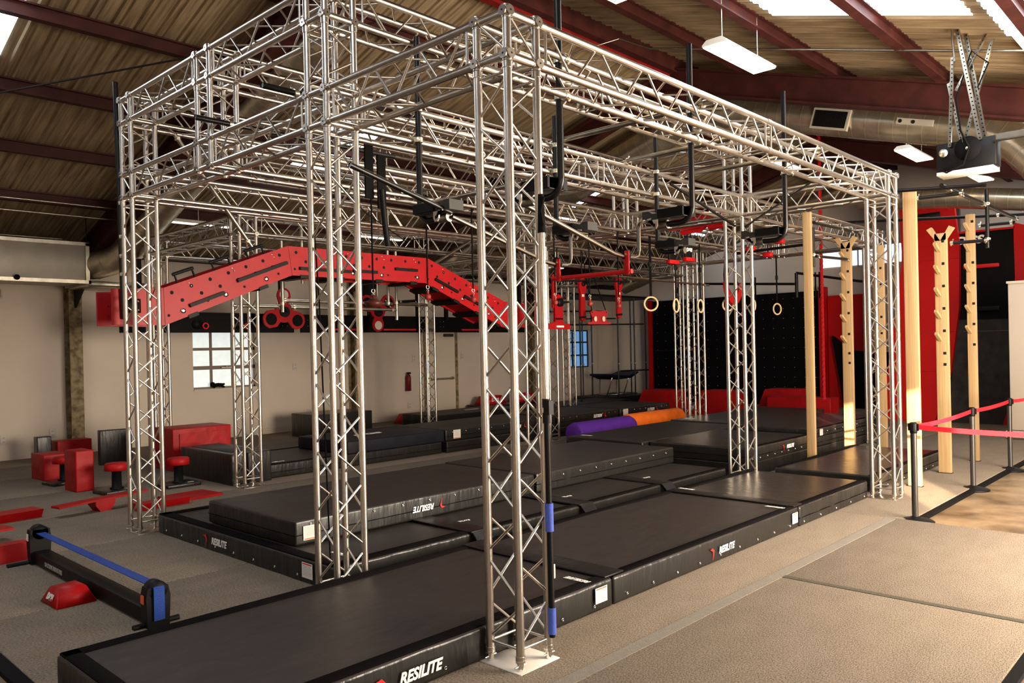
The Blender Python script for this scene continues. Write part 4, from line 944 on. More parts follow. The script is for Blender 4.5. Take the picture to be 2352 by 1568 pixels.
# pads with logo above the rings
for i, (x, z) in enumerate(((7.25, 3.22), (7.72, 3.29))):
    t = thing('hanging_pad_grip', ('left' if i == 0 else 'right')+' of two black hanging pads with a red foot above the gym rings', 'grip pad', (x, 3.57, z-.2))
    MB().rbox((x-.10, 3.54, z-.12), (x+.10, 3.57, z+.22), .006, 1).build('pad_body', BLKP, t)
    MB().rbox((x-.13, 3.50, z-.18), (x+.13, 3.58, z-.12), .006, 1).build('pad_foot', REDS, t)
    text('DGS', .075, (x, 3.537, z+.0), (1, 0, 0), (0, 0, 1), WHITEP, t, 'lettering', .3, .006, .001, 1.1)
rc = thing('red_padded_cylinder', 'large red padded cylinder high in the rig above the gym rings', 'padded cylinder', (7, 3, 3.6))
MB().tube((7.0, 3.42, 3.60), (7.0, 2.5, 3.59), .095, 20).build('cylinder_body', REDS, rc)
MB().path([(6.4, 2.85, 3.36), (6.4, 2.55, 3.37), (6.4, 2.45, 3.43), (6.4, 2.40, 3.37), (6.4, 2.2, 3.39)], .035, 10).build('hook_handle', REDS, rc)
for i, (y, z, lb) in enumerate(((2.88, 3.30, 'left'), (2.40, 3.37, 'right'), (2.60, 3.18, 'middle lower'))):
    t = thing('red_clamp_block', lb+' small red clamp block beside the middle right tower', 'clamp block', (8.5, y, z))
    MB().rbox((8.45, y-.07, z-.035), (8.55, y+.07, z+.035), .008, 1).build('clamp_body', REDS, t)
    MB().tube((8.5, y, z+.03), (8.5, y, z+.15), .012, 6).build('clamp_bolt', BLKP, t)
pipe('black pipe passing through the small red clamp blocks', (8.5, 3.2, 3.25), (8.5, 1.9, 3.28), .022, m=STEELB)
hs = thing('red_horseshoe_grip', 'red horseshoe shaped grip on a black frame beside the middle right tower', 'grip', (9.0, 3.5, 2.6))
pts = [(x, z) for x, z in [(.30*math.cos(a), .30*math.sin(a)*1.25) for a in [PI+PI*k/14 for k in range(15)]]]
pts2 = [(.19*math.cos(a), .19*math.sin(a)*1.25) for a in [2*PI-PI*k/14 for k in range(15)]]
MB().prism(pts+pts2, (9.0, 3.45, 2.83), (1, 0, 0), (0, 0, 1), (0, .05, 0)).build('horseshoe_plate', RED, hs)
MB().lathe([(.001, -.03), (.07, -.03), (.07, .0), (.001, .0)], (9.02, 3.44, 2.78), 16, 'Y').build('hub', BLKP, hs)
MB().path([(8.76, 3.47, 2.6), (8.72, 3.47, 2.95), (8.80, 3.49, 3.20), (9.0, 3.57, 3.43)], .028, 8).build('hanger_arm', BLKP, hs)
def strap_(label, p, q, w=.02):
    o = MB().path([p, q], w, 4).build('ratchet_strap', BLKRUB, None, p); return tag(o, label, 'strap')
strap_('thin black ratchet strap stretched down right to the farthest right cradle', (3.06, .9, 3.28), (4.08, .80, 2.98), .012); strap_('thin black ratchet strap climbing from the farthest right cradle to the front truss', (4.2, .75, 2.98), (4.75, .26, 3.45), .012)
for i, (x, z) in enumerate(((1.22, 3.6), (1.36, 3.52))):
    t = thing('hanging_webbing', ('left' if i == 0 else 'right')+' wide black hanging pad strap just right of the second tower', 'strap', (x, 3.0, z))
    MB().box((x-.045, 2.97, z-.38), (x+.045, 2.99, z+.12)).build('webbing', BLKRUB, t)
bk = thing('black_pole_sleeve', 'black angled grip bar between second tower and cannonball grips', 'grip bar', (1.45, 3.0, 2.9))
MB().path([(1.30, 2.9, 3.30), (1.33, 2.9, 2.98), (1.36, 2.9, 2.78)], .028, 8).build('grip_tube', BLKP, bk)
c1 = MB().path([(.35, 2.4, 3.3), (.9, 2.6, 3.0), (1.8, 3.2, 2.9), (2.3, 3.4, 3.0)], .005, 5).build('rope', BLKRUB, None, (.35, 2.4, 3.3)); tag(c1, 'thin dark rope sagging between second tower and the balls', 'rope')
c2 = MB().path([(.06, 2.14, 3.40), (.10, 2.10, 2.2), (.12, 2.06, .25)], .006, 6).build('rope', BLKRUB, None, (.1, 2.1, 3.4)); tag(c2, 'thin black cord hanging straight down inside the second tower', 'rope')

# ================================================================ BOARDS AND WHEELS ON THE FAR LEFT
def board(label, x0, x1, red=()):
    t = thing('hanging_board', label, 'obstacle board', ((x0+x1)/2, 10.95, 2.4))
    MB().box((x0, 10.95, 2.21), (x1, 11.0, 2.57)).build('board_panel', CLIMB, t)
    for x in (x0+.3, (x0+x1)/2, x1-.3) if x0 > 5 else (x0+.3, x1-.3): MB().box((x-.03, 10.86, 2.5), (x+.03, 10.95, 3.46)).build('hanger_strap', BLKP, t)
    for k in (x0+.15, x1-.25):
        mb = MB()
        for dx in (0, .1):
            for dz in (2.34, 2.46): mb.sphere((k+dx, 10.945, dz), .010, 6)
        mb.build('bolt_heads', CHROME, t, kind='stuff')
    for x, w in red: MB().rbox((x, 10.90, 2.25), (x+w, 10.95, 2.29), .006, 1).build('ledge', REDS, t)
    return t
b1 = board('long black obstacle board below the left end of the red arch', 1.9, 5.15)
for x in (3.35, 4.15): MB().ring((x, 10.92, 2.33), .05, .016, (1, 0, 0), (0, 0, 1), 14, 6).build('hook_grip', REDS, b1)
for x in (2.65, 3.2, 4.0): MB().lathe([(.001, -.05), (.09, -.03), (.09, 0), (.001, 0)], (x, 10.95, 2.36), 14, 'Y').build('round_hold', BLKP, b1)
board('long black obstacle board behind the second tower', 5.31, 8.55, ((5.9, .8), (7.3, .9)))
board('black obstacle board under the right end of the red arch', 8.8, 11.9, ((9.6, .9),))
def wheel(label, x, y, z, flip):
    t = thing('red_triangle_wheel', label, 'obstacle wheel', (x, y, z)); s_ = -1 if flip else 1
    c = [(0, .30*s_, .13), (-.27, -.16*s_, .16), (.27, -.18*s_, .16)]; hull = []
    import itertools
    P = []
    for cx, cz, r in c:
        for k in range(28): a = 2*PI*k/28; P.append((cx+r*math.cos(a), cz+r*math.sin(a)))
    ctr = (0, -.03*s_); out = []
    for k in range(72):
        a = 2*PI*k/72; dx, dz = math.cos(a), math.sin(a); best = 0
        for px, pz in P:
            vx, vz = px-ctr[0], pz-ctr[1]; pr = vx*dx+vz*dz
            if abs(vx*dz-vz*dx) < .02 and pr > best: best = pr
        base = .19
        out.append((ctr[0]+dx*max(best, base), ctr[1]+dz*max(best, base)))
    MB().prism(out, (x, y, z), (1, 0, 0), (0, 0, 1), (0, .04, 0)).build('wheel_plate', RED, t)
    for i, (cx, cz, r) in enumerate(c):
        m_ = (WALLP if i == 0 else CLIMB); MB().tube((x+cx, y-.003, z+cz), (x+cx, y-.001, z+cz), r*.70, 20).build('wheel_hole', m_, t)
    MB().tube((x, y-.03, z-.02), (x, y, z-.02), .10, 20).sphere((x+.02, y-.05, z), .03, 8).build('hub', BLKP, t)
    MB().tube((x, y+.02, z+.3), (x, y+.02, 3.42), .02, 8).build('hanger', ALU2, t)
    return t
wheel('red triangle wheel with three round lobes below the arch peak', 4.60, 10.35, 2.60, False)
wheel('inverted red wheel with a ring hole right of the second tower', 6.75, 10.35, 2.64, True)

# ================================================================ DUCTS, PLENUM, LAMPS, OPENER
SEAM = mat('bright_duct_seam', (.75, .68, .52), .3, .9)
def duct(label, pts, r, pitch=.21, name='spiral_duct'):
    t = thing(name, label, 'air duct', pts[0]); fine = []
    pts = [V(p) for p in pts]
    MB().path(pts, r, 32).build('duct_tube', DUCT, t)
    mb = MB(); acc = 0; rings = 0
    for a, b in zip(pts, pts[1:]):
        L = (b-a).length; d = (b-a).normalized(); s_ = pitch-acc
        while s_ < L:
            p = a+d*s_; mb.tube(p-d*.006, p+d*.006, r*1.02, 32, cap=False); s_ += pitch
        acc = (acc+L) % pitch
    mb.build('duct_seams', SEAM, t, kind='stuff')
    return t
z2 = lambda y, dr: zroof(y)-dr
def slope_pts(x, ya, yb, dr, n=8):
    ys_ = [ya+(yb-ya)*i/n for i in range(n+1)]; return [(x, y, min(zroof(y), zroof(YR)-.05)-dr) for y in ys_]
duct('spiral duct curving up from the sheet metal plenum box on the left', [(1.71, 12.2, 3.42), (1.88, 11.9, 3.42), (2.08, 11.5, 3.50), (2.2, 11.0, 3.72), (2.25, 10.4, zroof(10.4)-.64)]+slope_pts(2.25, 9.6, 5.3, .60, 5), .24)
d2 = duct('big spiral duct with a dark grille under the right roof slope', [(9.5, 12.4, 3.62)]+slope_pts(9.5, 11.5, 4.9, .56, 5)+[(9.5, 4.5, 5.98), (9.5, 4.0, 5.95), (9.5, 3.5, 5.83), (9.5, 2.4, 5.51), (9.5, 1.33, 5.20), (9.5, 0.2, 4.88), (9.5, -.25, 4.72), (9.48, -.65, 4.47), (9.4, -.95, 4.12), (9.3, -1.2, 3.7), (9.2, -1.5, 3.2)], .285)
fx = V((9.5-.29, 1.75, 5.25)); 
Rg = Matrix.Rotation(math.atan(.29), 3, 'X')
def ong(mb, lo, hi): return mb.box(lo, hi, R=Rg, c=(9.215, 1.85, 5.28))
ong(MB(), (-.03, -.30, -.16), (.03, .30, .16)).build('grille_frame', BOXG, d2); ong(MB(), (-.034, -.26, -.125), (-.028, .26, .125)).build('grille_recess', HOLE, d2)
mb = MB()
for k in range(22): ong(mb, (-.040, -.255+k*.024, -.125), (-.033, -.245+k*.024, .125))
mb.build('grille_slats', BLKP, d2, kind='stuff')
MB().box((-.01, -.26, -.045), (.012, .26, .045), R=Rg, c=(9.215, .62, 4.98)).build('access_plate', BOXG, d2, label='pale plate with two dark holes')
for dy in (.20, .02): MB().tube((9.20, .62+dy, 4.98+dy*.29), (9.206, .62+dy, 4.98+dy*.29), .028, 12).build('plate_hole', HOLE, d2)
d3 = duct('smaller spiral duct with a grille at the far right behind the red wall', [(13.6, 3.0, 4.70), (13.6, 1.2, 4.50), (13.6, -.5, 4.20), (13.6, -2.5, 3.85)], .20)
MB().box((13.38, -.45, 4.10), (13.41, -.05, 4.32)).build('grille_recess', HOLE, d3)
duct('spiral duct behind the rear rig near the far end wall', [(15.6, 10.5, 3.5), (15.6, 8.2, 4.2), (15.6, 5.2, 5.1), (15.6, 3.8, 5.4)], .2)
pn = thing('sheet_metal_plenum', 'grey sheet metal plenum box high on the left wall', 'air box', (.2, 12.4, 3.1))
MB().rbox((-3.0, 11.8, 3.12), (1.70, 13.0, 3.78), .01, 1).build('plenum_body', BOXG, pn)
MB().box((-3.0, 11.77, 3.08), (1.74, 11.80, 3.14)).box((1.70, 11.77, 3.08), (1.74, 13.0, 3.14)).box((1.66, 11.77, 3.14), (1.72, 11.80, 3.78)).box((-3.0, 11.77, 3.73), (1.72, 11.80, 3.79)).build('edge_angle', ALU2, pn)
MB().sphere((.62, 11.75, 3.14), .045, 10).tube((.62, 11.76, 3.12), (.35, 11.9, 3.08), .01, 6).build('pull_knob', BLKRUB, pn)
MB().tube((1.68, 11.78, 3.78), (1.68, 11.78, 4.26), .008, 6).build('hanger_rod', DARKSTEEL, pn)
MB().rbox((1.74, 11.9, 3.05), (2.7, 12.9, 3.14), .01, 1).build('lower_pan', ALU2, pn)
cd = thing('wall_conduit', 'small pale conduit trap on the left wall under the plenum', 'pipe', (.8, 13.3, 2.95)); MB().path([(.4, 13.33, 3.05), (.62, 13.33, 3.04), (.64, 13.33, 2.90), (.72, 13.33, 2.88), (.78, 13.33, 2.90), (.78, 13.33, 3.05)], .018, 8).build('conduit_tube', TRIMP, cd)
def fluo(label, x, y, z, L=1.22, w=.30, on=True):
    t = thing('shop_light', label, 'ceiling light', (x, y, z))
    MB().prism([(-w/2, 0), (w/2, 0), (w/2, .02), (w*.32, .065), (-w*.32, .065), (-w/2, .02)], (x-L/2, y, z), (0, 1, 0), (0, 0, 1), (L, 0, 0)).build('lamp_housing', LAMPW, t)
    MB().box((x-L/2+.01, y-w/2+.01, z-.012), (x+L/2-.01, y+w/2-.01, z-.001)).build('lamp_lens', TUBE_L, t)
    for dx in (-L*.35, L*.35): MB().tube((x+dx, y, z+.06), (x+dx, y, zroof(y)-.05), .006, 6).build('hanging_chain', ZINC, t)
    return t
fluo('white shop light nearest the red ridge beam, at the top middle right', 5.31, 1.34, 5.12)
fluo('second shop light, just under the big duct on the right', 11.95, 1.45, 5.10)
fluo('third shop light in the dark beyond the door opener', 15.3, 1.2, 5.15)
fluo('shop light cut off at the top edge of the photo', 3.0, 1.72, 5.40)
fluo('shop light cut off by the right edge of the photo', 6.75, -1.35, 4.92)
fluo('far shop light in the gap between the two trusses', 13.0, 4.4, 5.6)
for i, (x, y, z, L, lb) in enumerate(((3.3, 11.0, 4.17, 1.2, 'long bright strip light under the left roof slope behind the left corner tower'), (7.0, 10.6, 4.2, 1.2, 'strip light under the roof seen above the red arch'), (13.0, 11.2, 4.0, 1.4, 'strip light far under the roof right of the nearest tower'), (10.4, 8.4, 4.7, 1.0, 'strip light high behind the trusses in the middle'))):
    t = thing('strip_light', lb, 'ceiling light', (x, y, z)); MB().rbox((x-L/2, y-.07, z), (x+L/2, y+.07, z+.06), .01, 1).build('lamp_housing', LAMPW, t); MB().box((x-L/2+.02, y-.06, z-.012), (x+L/2-.02, y+.06, z-.001)).build('lamp_lens', STRIPM, t)
    MB().tube((x, y, z+.06), (x, y, zroof(y)-.05), .006, 6).build('hanging_chain', ZINC, t)
# garage door opener on perforated angle irons
op = thing('door_opener', 'black and white garage door opener hanging from perforated steel angles at the right', 'door opener', (6.4, -.72, 3.75))
MB().rbox((6.36, -1.0, 3.60), (6.62, -.44, 3.64), .006, 1).box((6.60, -1.0, 3.60), (6.62, -.44, 3.72)).build('opener_case', LAMPW, op); MB().rbox((6.37, -1.02, 3.64), (6.59, -.44, 3.95), .006, 1).build('gear_plate', BLKP, op)
MB().lathe([(.001, -.03), (.13, -.03), (.13, -.01), (.12, 0), (.001, 0)], (6.36, -.76, 3.85), 28, 'X').build('drive_wheel', BLKRUB, op); MB().sphere((6.325, -.76, 3.85), .022, 10).build('wheel_hub', CHROME, op)
MB().lathe([(.001, -.02), (.045, -.02), (.045, 0), (.001, 0)], (6.35, -.52, 3.84), 16, 'X').build('small_sprocket', ZINC, op)
MB().path([(6.33, -.66, 4.4), (6.32, -.70, 4.05), (6.31, -.78, 3.85), (6.32, -.72, 3.68), (6.33, -.55, 3.62), (6.36, -.50, 3.66)], .010, 8).build('power_cable', BLKRUB, op)
MB().path([(6.33, -.66, 4.4), (6.4, -.8, 4.9), (6.45, -.95, 4.75), (6.42, -.85, 4.5)], .009, 8).build('cable_loop', BLKRUB, op)
MB().box((6.38, -3.6, 3.90), (6.43, -1.0, 3.96)).build('guide_rail', ALU2, op); MB().tube((6.36, -3.6, 3.86), (6.36, -1.0, 3.88), .008, 6).build('drive_chain', DARKSTEEL, op)
def angle_iron(p, q, w=.038):
    p = V(p); q = V(q); d = (q-p).normalized(); L = (q-p).length; sx = V((0, 1, 0)); sx = (sx-d*sx.dot(d)).normalized(); sy = d.cross(sx)
    MB().prism([(0, 0), (w, 0), (w, .004), (.004, .004), (.004, w), (0, w)], p, sx, sy, d*L).build('perforated_angle', ALU2, op)
    hb = MB(); n = int(L/.045)
    for k in range(n):
        c = p+d*(.02+k*.045)+sx*w*.5
        for s_ in (-1,): hb.tube(c-sy*.001, c-sy*.0022, .008, 8); hb.tube(c+sy*.0055, c+sy*.0062, .008, 8)
    hb.build('angle_holes', HOLE, op, kind='stuff')
zt = 5.35
angle_iron((6.36, -.60, 3.90), (6.30, -.66, 4.85)); angle_iron((6.36, -.72, 3.92), (6.36, -.60, 4.6)); angle_iron((6.36, -.90, 3.93), (6.36, -.67, zt), .045)
angle_iron((6.5, -.92, 3.93), (6.45, -.73, zt), .045); angle_iron((6.5, -.70, 3.92), (6.5, -1.0, 5.0)); angle_iron((6.40, -.66, 4.5), (6.5, -1.05, 5.25))
MB().tube((6.30, -.66, 4.80), (6.33, -.62, zt), .012, 8).build('hanger_rod', ALU2, op)

# ================================================================ WOOD POSTS, BLACK PIPES, BARRIERS
def post(label, x, y, h, wx=.07, wy=.155, pegs=0, vtop=False, z0=.6, dz=.27, side=-1, holes=0):
    t = thing('wooden_post', label, 'wooden post', (x, y, 0))
    MB().rbox((x-wx/2, y-wy/2, .005), (x+wx/2, y+wy/2, h), .006, 2).build('post_timber', WOOD, t)
    MB().box((x-wx/2-.01, y-wy/2-.01, 0), (x+wx/2+.01, y+wy/2+.01, .006)).build('foot_plate', BLKP, t)
    for k in range(pegs):
        z = z0+k*dz; d = V((side*.80, .12, .58)).normalized(); p = V((x+side*wx/2, y+.02, z))
        a = d.orthogonal().normalized(); MB().prism([(-.019, -.019), (.019, -.019), (.019, .019), (-.019, .019)], p-d*.02, d.cross(V((0, 1, 0))).normalized(), (0, 1, 0), d*.17).build('peg', WOOD, t)
    for k in range(holes):
        z = z0+.12+k*dz if k < pegs else z0-.18-.15*(k-pegs)
        MB().box((x+side*wx/2-.002, y-.05, z-.018), (x+side*wx/2+.001 if side > 0 else x-wx/2-.001, y-.014, z+.018)).build('peg_hole', HOLE, t)
    if vtop:
        for s_ in (-1, 1):
            MB().prism([(0, 0), (.06, 0), (.17, .16), (.11, .19)], (x-wx/2-.0, y, h-.10), (0, s_, 0), (0, 0, 1), (wx, 0, 0)).build('v_arm', WOOD, t)
    return t
post('plain tall light wooden post standing behind the middle of the glossy mat', 7.86, 1.68, 3.65, .06, .12, pegs=4, z0=2.1, side=1, dz=.42)
post('tall plain wooden post, its foot blazing in the low sun by the right front tower', 7.17, .09, 3.62, .06, .155)
post('wooden peg post with V top, seen left of the right front tower', 9.29, 1.68, 3.34, pegs=5, z0=1.79, vtop=True, holes=7, dz=.325)
post('wooden peg post with V top, seen right of the plain post', 8.43, .09, 3.22, pegs=5, z0=1.79, vtop=True, holes=7, dz=.30)
post('wooden peg post without V top, farthest right one', 9.80, .06, 3.62, .07, .12, pegs=6, z0=1.89, holes=7, dz=.30)
post('wooden peg post seen only through the right front tower', 10.5, 1.60, 3.38, pegs=5, z0=1.8, holes=5)
pipe('long black pipe crossing behind the top of the plain sunlit post', (7.0, .30, 3.63), (7.0, -.78, 3.54), .022, m=STEELB)
pipe('thick black diagonal pipe with clamps at the upper right', (6.95, -.33, 3.60), (9.95, -.50, 3.50), .026, m=STEELB, clamps=(.08, .22, .5, .97))
pipe('long thin black pipe crossing behind the right wooden posts', (9.95, 2.1, 3.76), (9.95, -.9, 3.53), .022, m=STEELB, clamps=(.79,), ax='Y')
pipe('short black pipe holding the plain sunlit post', (7.2, .02, 3.53), (7.3, -.47, 3.53), .022, m=STEELB, clamps=(.02, .96), ax='Y')
pipe('short black pipe holding the V top peg post on the right', (8.47, -.02, 3.08), (8.55, -.47, 3.08), .022, m=STEELB, clamps=(.03, .90), ax='Y')
pipe('short black pipe holding the farthest right peg post', (9.8, -.05, 3.44), (9.85, -.50, 3.44), .022, m=STEELB, clamps=(.03, .9), ax='Y')
pipe('short upright black pipe under the diagonal black pipe', (8.55, -.44, 3.75), (8.55, -.44, 2.98), .024, m=STEELB, clamps=(.25, .85), ax='Z')
pipe('upright black pipe beside the plain wooden post behind the glossy mat', (8.0, 1.66, 3.45), (8.0, 1.66, 2.88), .024, m=STEELB, clamps=(.7,), ax='Z')
pipe('short black pipe joining the two wooden posts behind the glossy mat', (8.0, 1.62, 3.03), (9.27, 1.64, 3.07), .02, m=STEELB, clamps=(.05, .95))
pipe('slanting black pipe over the wooden V top post left of the right front tower', (7.9, 1.60, 3.50), (9.6, 1.62, 3.52), .024, m=STEELB, clamps=(.6, .85))
def stanchion(label, x, y):
    t = thing('barrier_post', label, 'barrier post', (x, y, -.035))
    MB().lathe([(.001, .0), (.178, .0), (.18, .012), (.16, .024), (.06, .045), (.036, .058), (.001, .058)], (x, y, -.035), 40).build('weighted_base', BLKP, t)
    MB().tube((x, y, .02), (x, y, .90), .030, 24).build('post_tube', POSTG, t)
    MB().lathe([(.001, .86), (.034, .86), (.036, .875), (.036, .955), (.028, .968), (.001, .97)], (x, y, 0), 24).box((x-.012, y-.05, .885), (x+.012, y+.05, .955)).box((x-.05, y-.012, .885), (x+.05, y+.012, .955)).build('belt_cassette', BLKP, t)
    return t
stanchion('black barrier post nearest the camera, at the corner of the bare concrete', 5.30, -.47); stanchion('middle black barrier post on the concrete edge', 7.49, -.47); stanchion('farthest black barrier post before the dark leaning wall', 9.33, -.49)
def belt(label, p, q, sag=.02, tw=.0):
    p = V(p); q = V(q); mb = MB(); n = 12; vs = []
    for i in range(n+1):
        c = p.lerp(q, i/n); c.z -= sag*4*(i/n)*(1-i/n); a = tw*math.sin(PI*i/n); sd = (q-p).cross(V((0, 0, 1))).normalized(); up = V((0, 0, 1))*math.cos(a)+sd*math.sin(a)
        vs += [c-up*.024, c+up*.024, c+up*.024+sd*.002, c-up*.024+sd*.002]
    mb.add(vs, [(4*i+k, 4*i+(k+1) % 4, 4*i+4+(k+1) % 4, 4*i+4+k) for i in range(n) for k in range(4)], False)
    return tag(mb.build('barrier_belt', REDBELT, None, p), label, 'belt')
belt('red barrier belt from the nearest post to the middle post, partly sunlit', (5.35, -.47, .92), (7.44, -.47, .92)); belt('red barrier belt between the middle and farthest posts', (7.54, -.47, .92), (9.28, -.49, .92), .015)
belt('red barrier belt leaving the farthest post to the right', (9.38, -.49, .92), (11.6, -.52, .92), .03); belt('red barrier belt running from the nearest post off the right edge', (5.31, -.52, .92), (5.45, -2.3, .92), .03)
# telescopic pole leaning on the nearest tower
tp = thing('telescopic_pole', 'telescopic pole with blue foam grips strapped upright to the nearest tower', 'pole', (.22, -.045, .12))
a, b = V((.222, -.045, .14)), V((.205, -.045, 2.66)); L = lambda z: a.lerp(b, (z-.14)/2.52)
MB().tube(L(.14), L(1.5), .0175, 14).build('lower_shaft', BLKP, tp); MB().tube(L(1.49), L(2.50), .0185, 14).build('upper_shaft', ALU, tp, label='bright aluminium upper shaft')
MB().tube(L(.16), L(.31), .0245, 14).build('foam_grip', BLUEF, tp); MB().tube(L(.75), L(.91), .0245, 14).build('foam_grip', BLUEF, tp)
MB().tube(L(2.46), L(2.68), .024, 12, r2=.017).path([L(2.50)+V((-.01, -.02, 0)), L(2.58)+V((-.03, -.02, 0)), L(2.66)+V((0, -.02, 0))], .010, 6).build('top_sleeve', BLKRUB, tp)
MB().box((.19, -.085, 1.42), (.23, -.06, 1.50)).tube(L(1.37), L(1.43), .024, 12).tube(L(1.46), L(1.51), .024, 12).build('cam_lock', BLKP, tp)
MB().box((.225, -.066, .48), (.236, -.058, .56)).build('white_sticker', LABELM, tp)

# ================================================================ CLIMBING WALLS, FOAM AT THE FAR END
cw = thing('climbing_wall', 'wide black climbing wall at the far end behind the gym rings', 'climbing wall', (18.4, 8.6, 0))
pys = [5.86, 7.28, 8.70, 10.1, 11.42]
for a, b in zip(pys, pys[1:]):
    for z0_, z1_ in ((0, 1.62), (1.62, 3.22)): MB().box((18.42, a+.003, z0_+.003), (18.5, b-.003, z1_-.003)).build('wall_panel', CLIMB, cw)
mb = MB(); rnd = random.Random(3)
for i in range(18):
    for k in range(11): mb.tube((18.412, 6.05+i*.305, .25+k*.28), (18.42, 6.05+i*.305, .25+k*.28), .009, 6)
mb.build('bolt_inserts', GREYPRINT, cw, kind='stuff')
MB().box((18.3, 11.43, 0), (18.5, 11.52, 3.25)).build('red_edge_trim', REDWALL, cw, label='red edge trim'); MB().box((18.2, 5.70, .0), (18.5, 5.85, 3.3)).build('red_edge_trim', REDWALL, cw, label='red edge trim')
rp = thing('red_wall_board', 'plain red wall board right of the black climbing wall', 'wall board', (18.4, 5.2, 0)); MB().box((18.42, 4.75, 0), (18.5, 5.68, 3.05)).build('board_panel', REDWALL, rp)
cb = thing('curved_black_ramp', 'black curved ramp edge between red board and right front tower', 'ramp', (18.2, 4.5, 0))
MB().prism([(5.2, 0), (5.5, 1.95), (5.0, 1.55), (4.3, 1.5), (3.2, 1.45), (3.2, 0)], (18.2, 0, 0), (0, 1, 0), (0, 0, 1), (.15, 0, 0)).build('ramp_side', CLIMB, cb)
def bars(label, pts, x=16.5, r=.045):
    t = thing('bar_frame', label, 'steel frame', (x, pts[0][0], pts[0][1])); mb = MB()
    for (a, b) in zip(pts, pts[1:]):
        mb.tube((x, *a), (x, *b), r, 4)
    mb.build('frame_bar', STEELB, t); return t
bars('black steel frame above the climbing wall, left part', [(9.3, 2.9), (9.2, 3.55), (5.75, 3.30)]); bars('black steel frame above the climbing wall, right part', [(5.7, 2.95), (5.7, 3.58), (4.1, 3.25), (3.6, 3.2)])
for y in (6.85, 5.12):
    t = thing('hanging_bracket', 'pair of slim black brackets on the steel frame above the climbing wall' if y > 6 else 'slim black bracket pair on the steel frame beside the red rope', 'bracket', (16.45, y, 3.2))
    for dy in (-.05, .05): MB().box((16.4, y+dy-.012, 2.9), (16.44, y+dy+.012, 3.55)).build('bracket_bar', BLKP, t)
rope = thing('climbing_rope', 'thick twisted red climbing rope hanging beside the red trim of the climbing wall', 'rope', (13.5, 3.7, .6))
rx, ry = 13.6, 3.85
for ph in (0, 2*PI/3, 4*PI/3):
    MB().path([(rx+.018*math.cos(ph+k*.9), ry+.018*math.sin(ph+k*.9), .55+k*.045) for k in range(128)], .020, 6).build('rope_strand', REDROPE, rope)
def wedge(label, x, y0, y1, h=.62, d=.75, inset=.18):
    t = thing('foam_wedge', label, 'foam wedge', (x, (y0+y1)/2, 0))
    lo = [(x-d/2, y0), (x+d/2, y0), (x+d/2, y1), (x-d/2, y1)]; hi = [(x-d/2+.08, y0+inset), (x+d/2, y0+inset), (x+d/2, y1-inset), (x-d/2+.08, y1-inset)]
    vs = [(p[0], p[1], 0) for p in lo]+[(p[0], p[1], h) for p in hi]
    MB().add(vs, [(0,3,2,1),(4,5,6,7),(0,1,5,4),(1,2,6,5),(2,3,7,6),(3,0,4,7)]).build('wedge_body', REDV, t)
    MB().box((x-d/2-.0, y0+inset*1.25, .08), (x-d/2+.02, y1-inset*1.25, h-.14)).build('front_panel', REDV, t)
    return t
wedge('red trapezoid foam block at the left, before the black climbing wall', 14.7, 7.95, 9.35, .62, .7, .26); wedge('red trapezoid foam block in the middle, seen left of the middle right tower', 15.0, 6.45, 7.75, .62, .7, .26); wedge('red trapezoid foam block behind the long low red block', 15.4, 4.95, 6.2, .66, .7, .24)
foam('long low red foam block below the red rope', 14.5, 15.0, 4.08, 5.60, 0, .52, REDV)
def roll(label, x0, x1, y, z, r, m):
    t = thing('foam_roll', label, 'foam roll', (x0, y, z)); MB().lathe([(.001, 0), (r*.8, 0), (r*.96, .015), (r, .05), (r*1.01, (x1-x0)*.5), (r*.99, (x1-x0)*.73), (r*.985, (x1-x0)*.735), (r, (x1-x0)*.745), (r, x1-x0-.05), (r*.9, x1-x0), (.001, x1-x0)], (x0, y, z), 32, 'X').build('roll_body', m, t)
    return t
roll('purple foam roll lying behind the raised mat platform', 7.98, 9.75, 6.2, .21, .205, PURPLE); roll('orange foam roll lying right behind the purple one', 9.95, 11.9, 6.42, .21, .205, ORANGE)
# pipe frame in the far corner
pf = thing('black_pipe_frame', 'tall black pipe climbing frame in the far corner before the blue window', 'pipe frame', (16, 12, 0))
for x, y, zt_ in ((14.9, 11.6, 3.3), (16.0, 12.4, 3.3), (16.9, 11.7, 3.3), (17.1, 12.9, 3.0), (18.0, 12.0, 3.3), (17.5, 11.5, 3.3), (18.55, 11.8, 3.2)):
    MB().tube((x, y, .2), (x, y, zt_), .022, 10).build('upright', STEELB, pf); MB().tube((x, y, .2), (x, y, .215), .05, 12).build('foot_flange', BLKP, pf)
    MB().sphere((x, y-.03, 1.25), .03, 6).build('joint_clamp', ZINC, pf)
for a, b in (((14.2, 12.2, 2.85), (16.9, 12.2, 2.92)), ((14.6, 11.7, 2.45), (18.3, 11.7, 2.50)), ((17.0, 11.7, 1.02), (18.6, 11.7, 1.0)), ((15.6, 12.0, 2.65), (17.2, 12.0, 2.68))):
    MB().tube(a, b, .022, 10).build('cross_pipe', STEELB, pf)
MB().box((14.0, 11.4, 3.30), (18.6, 12.9, 3.36)).build('top_platform', BLKP, pf, label='black top platform')
tb = thing('folding_trampoline', 'small folding trampoline with blue pads in the far corner', 'trampoline', (17.8, 12.4, .22))
for dx in (-.55, .35):
    MB().path([(17.5+dx, 12.0, .80), (17.35+dx, 12.1, .26), (17.5+dx, 12.15, .235), (17.75+dx, 12.7, .24), (17.85+dx, 12.75, .8)], .022, 8).build('leg_tube', CHROME, tb)
MB().path([(17.0, 12.0, .26), (18.3, 12.0, .26), (18.4, 12.7, .26), (17.2, 12.7, .26)], .02, 8, closed=True).build('floor_tube', CHROME, tb)
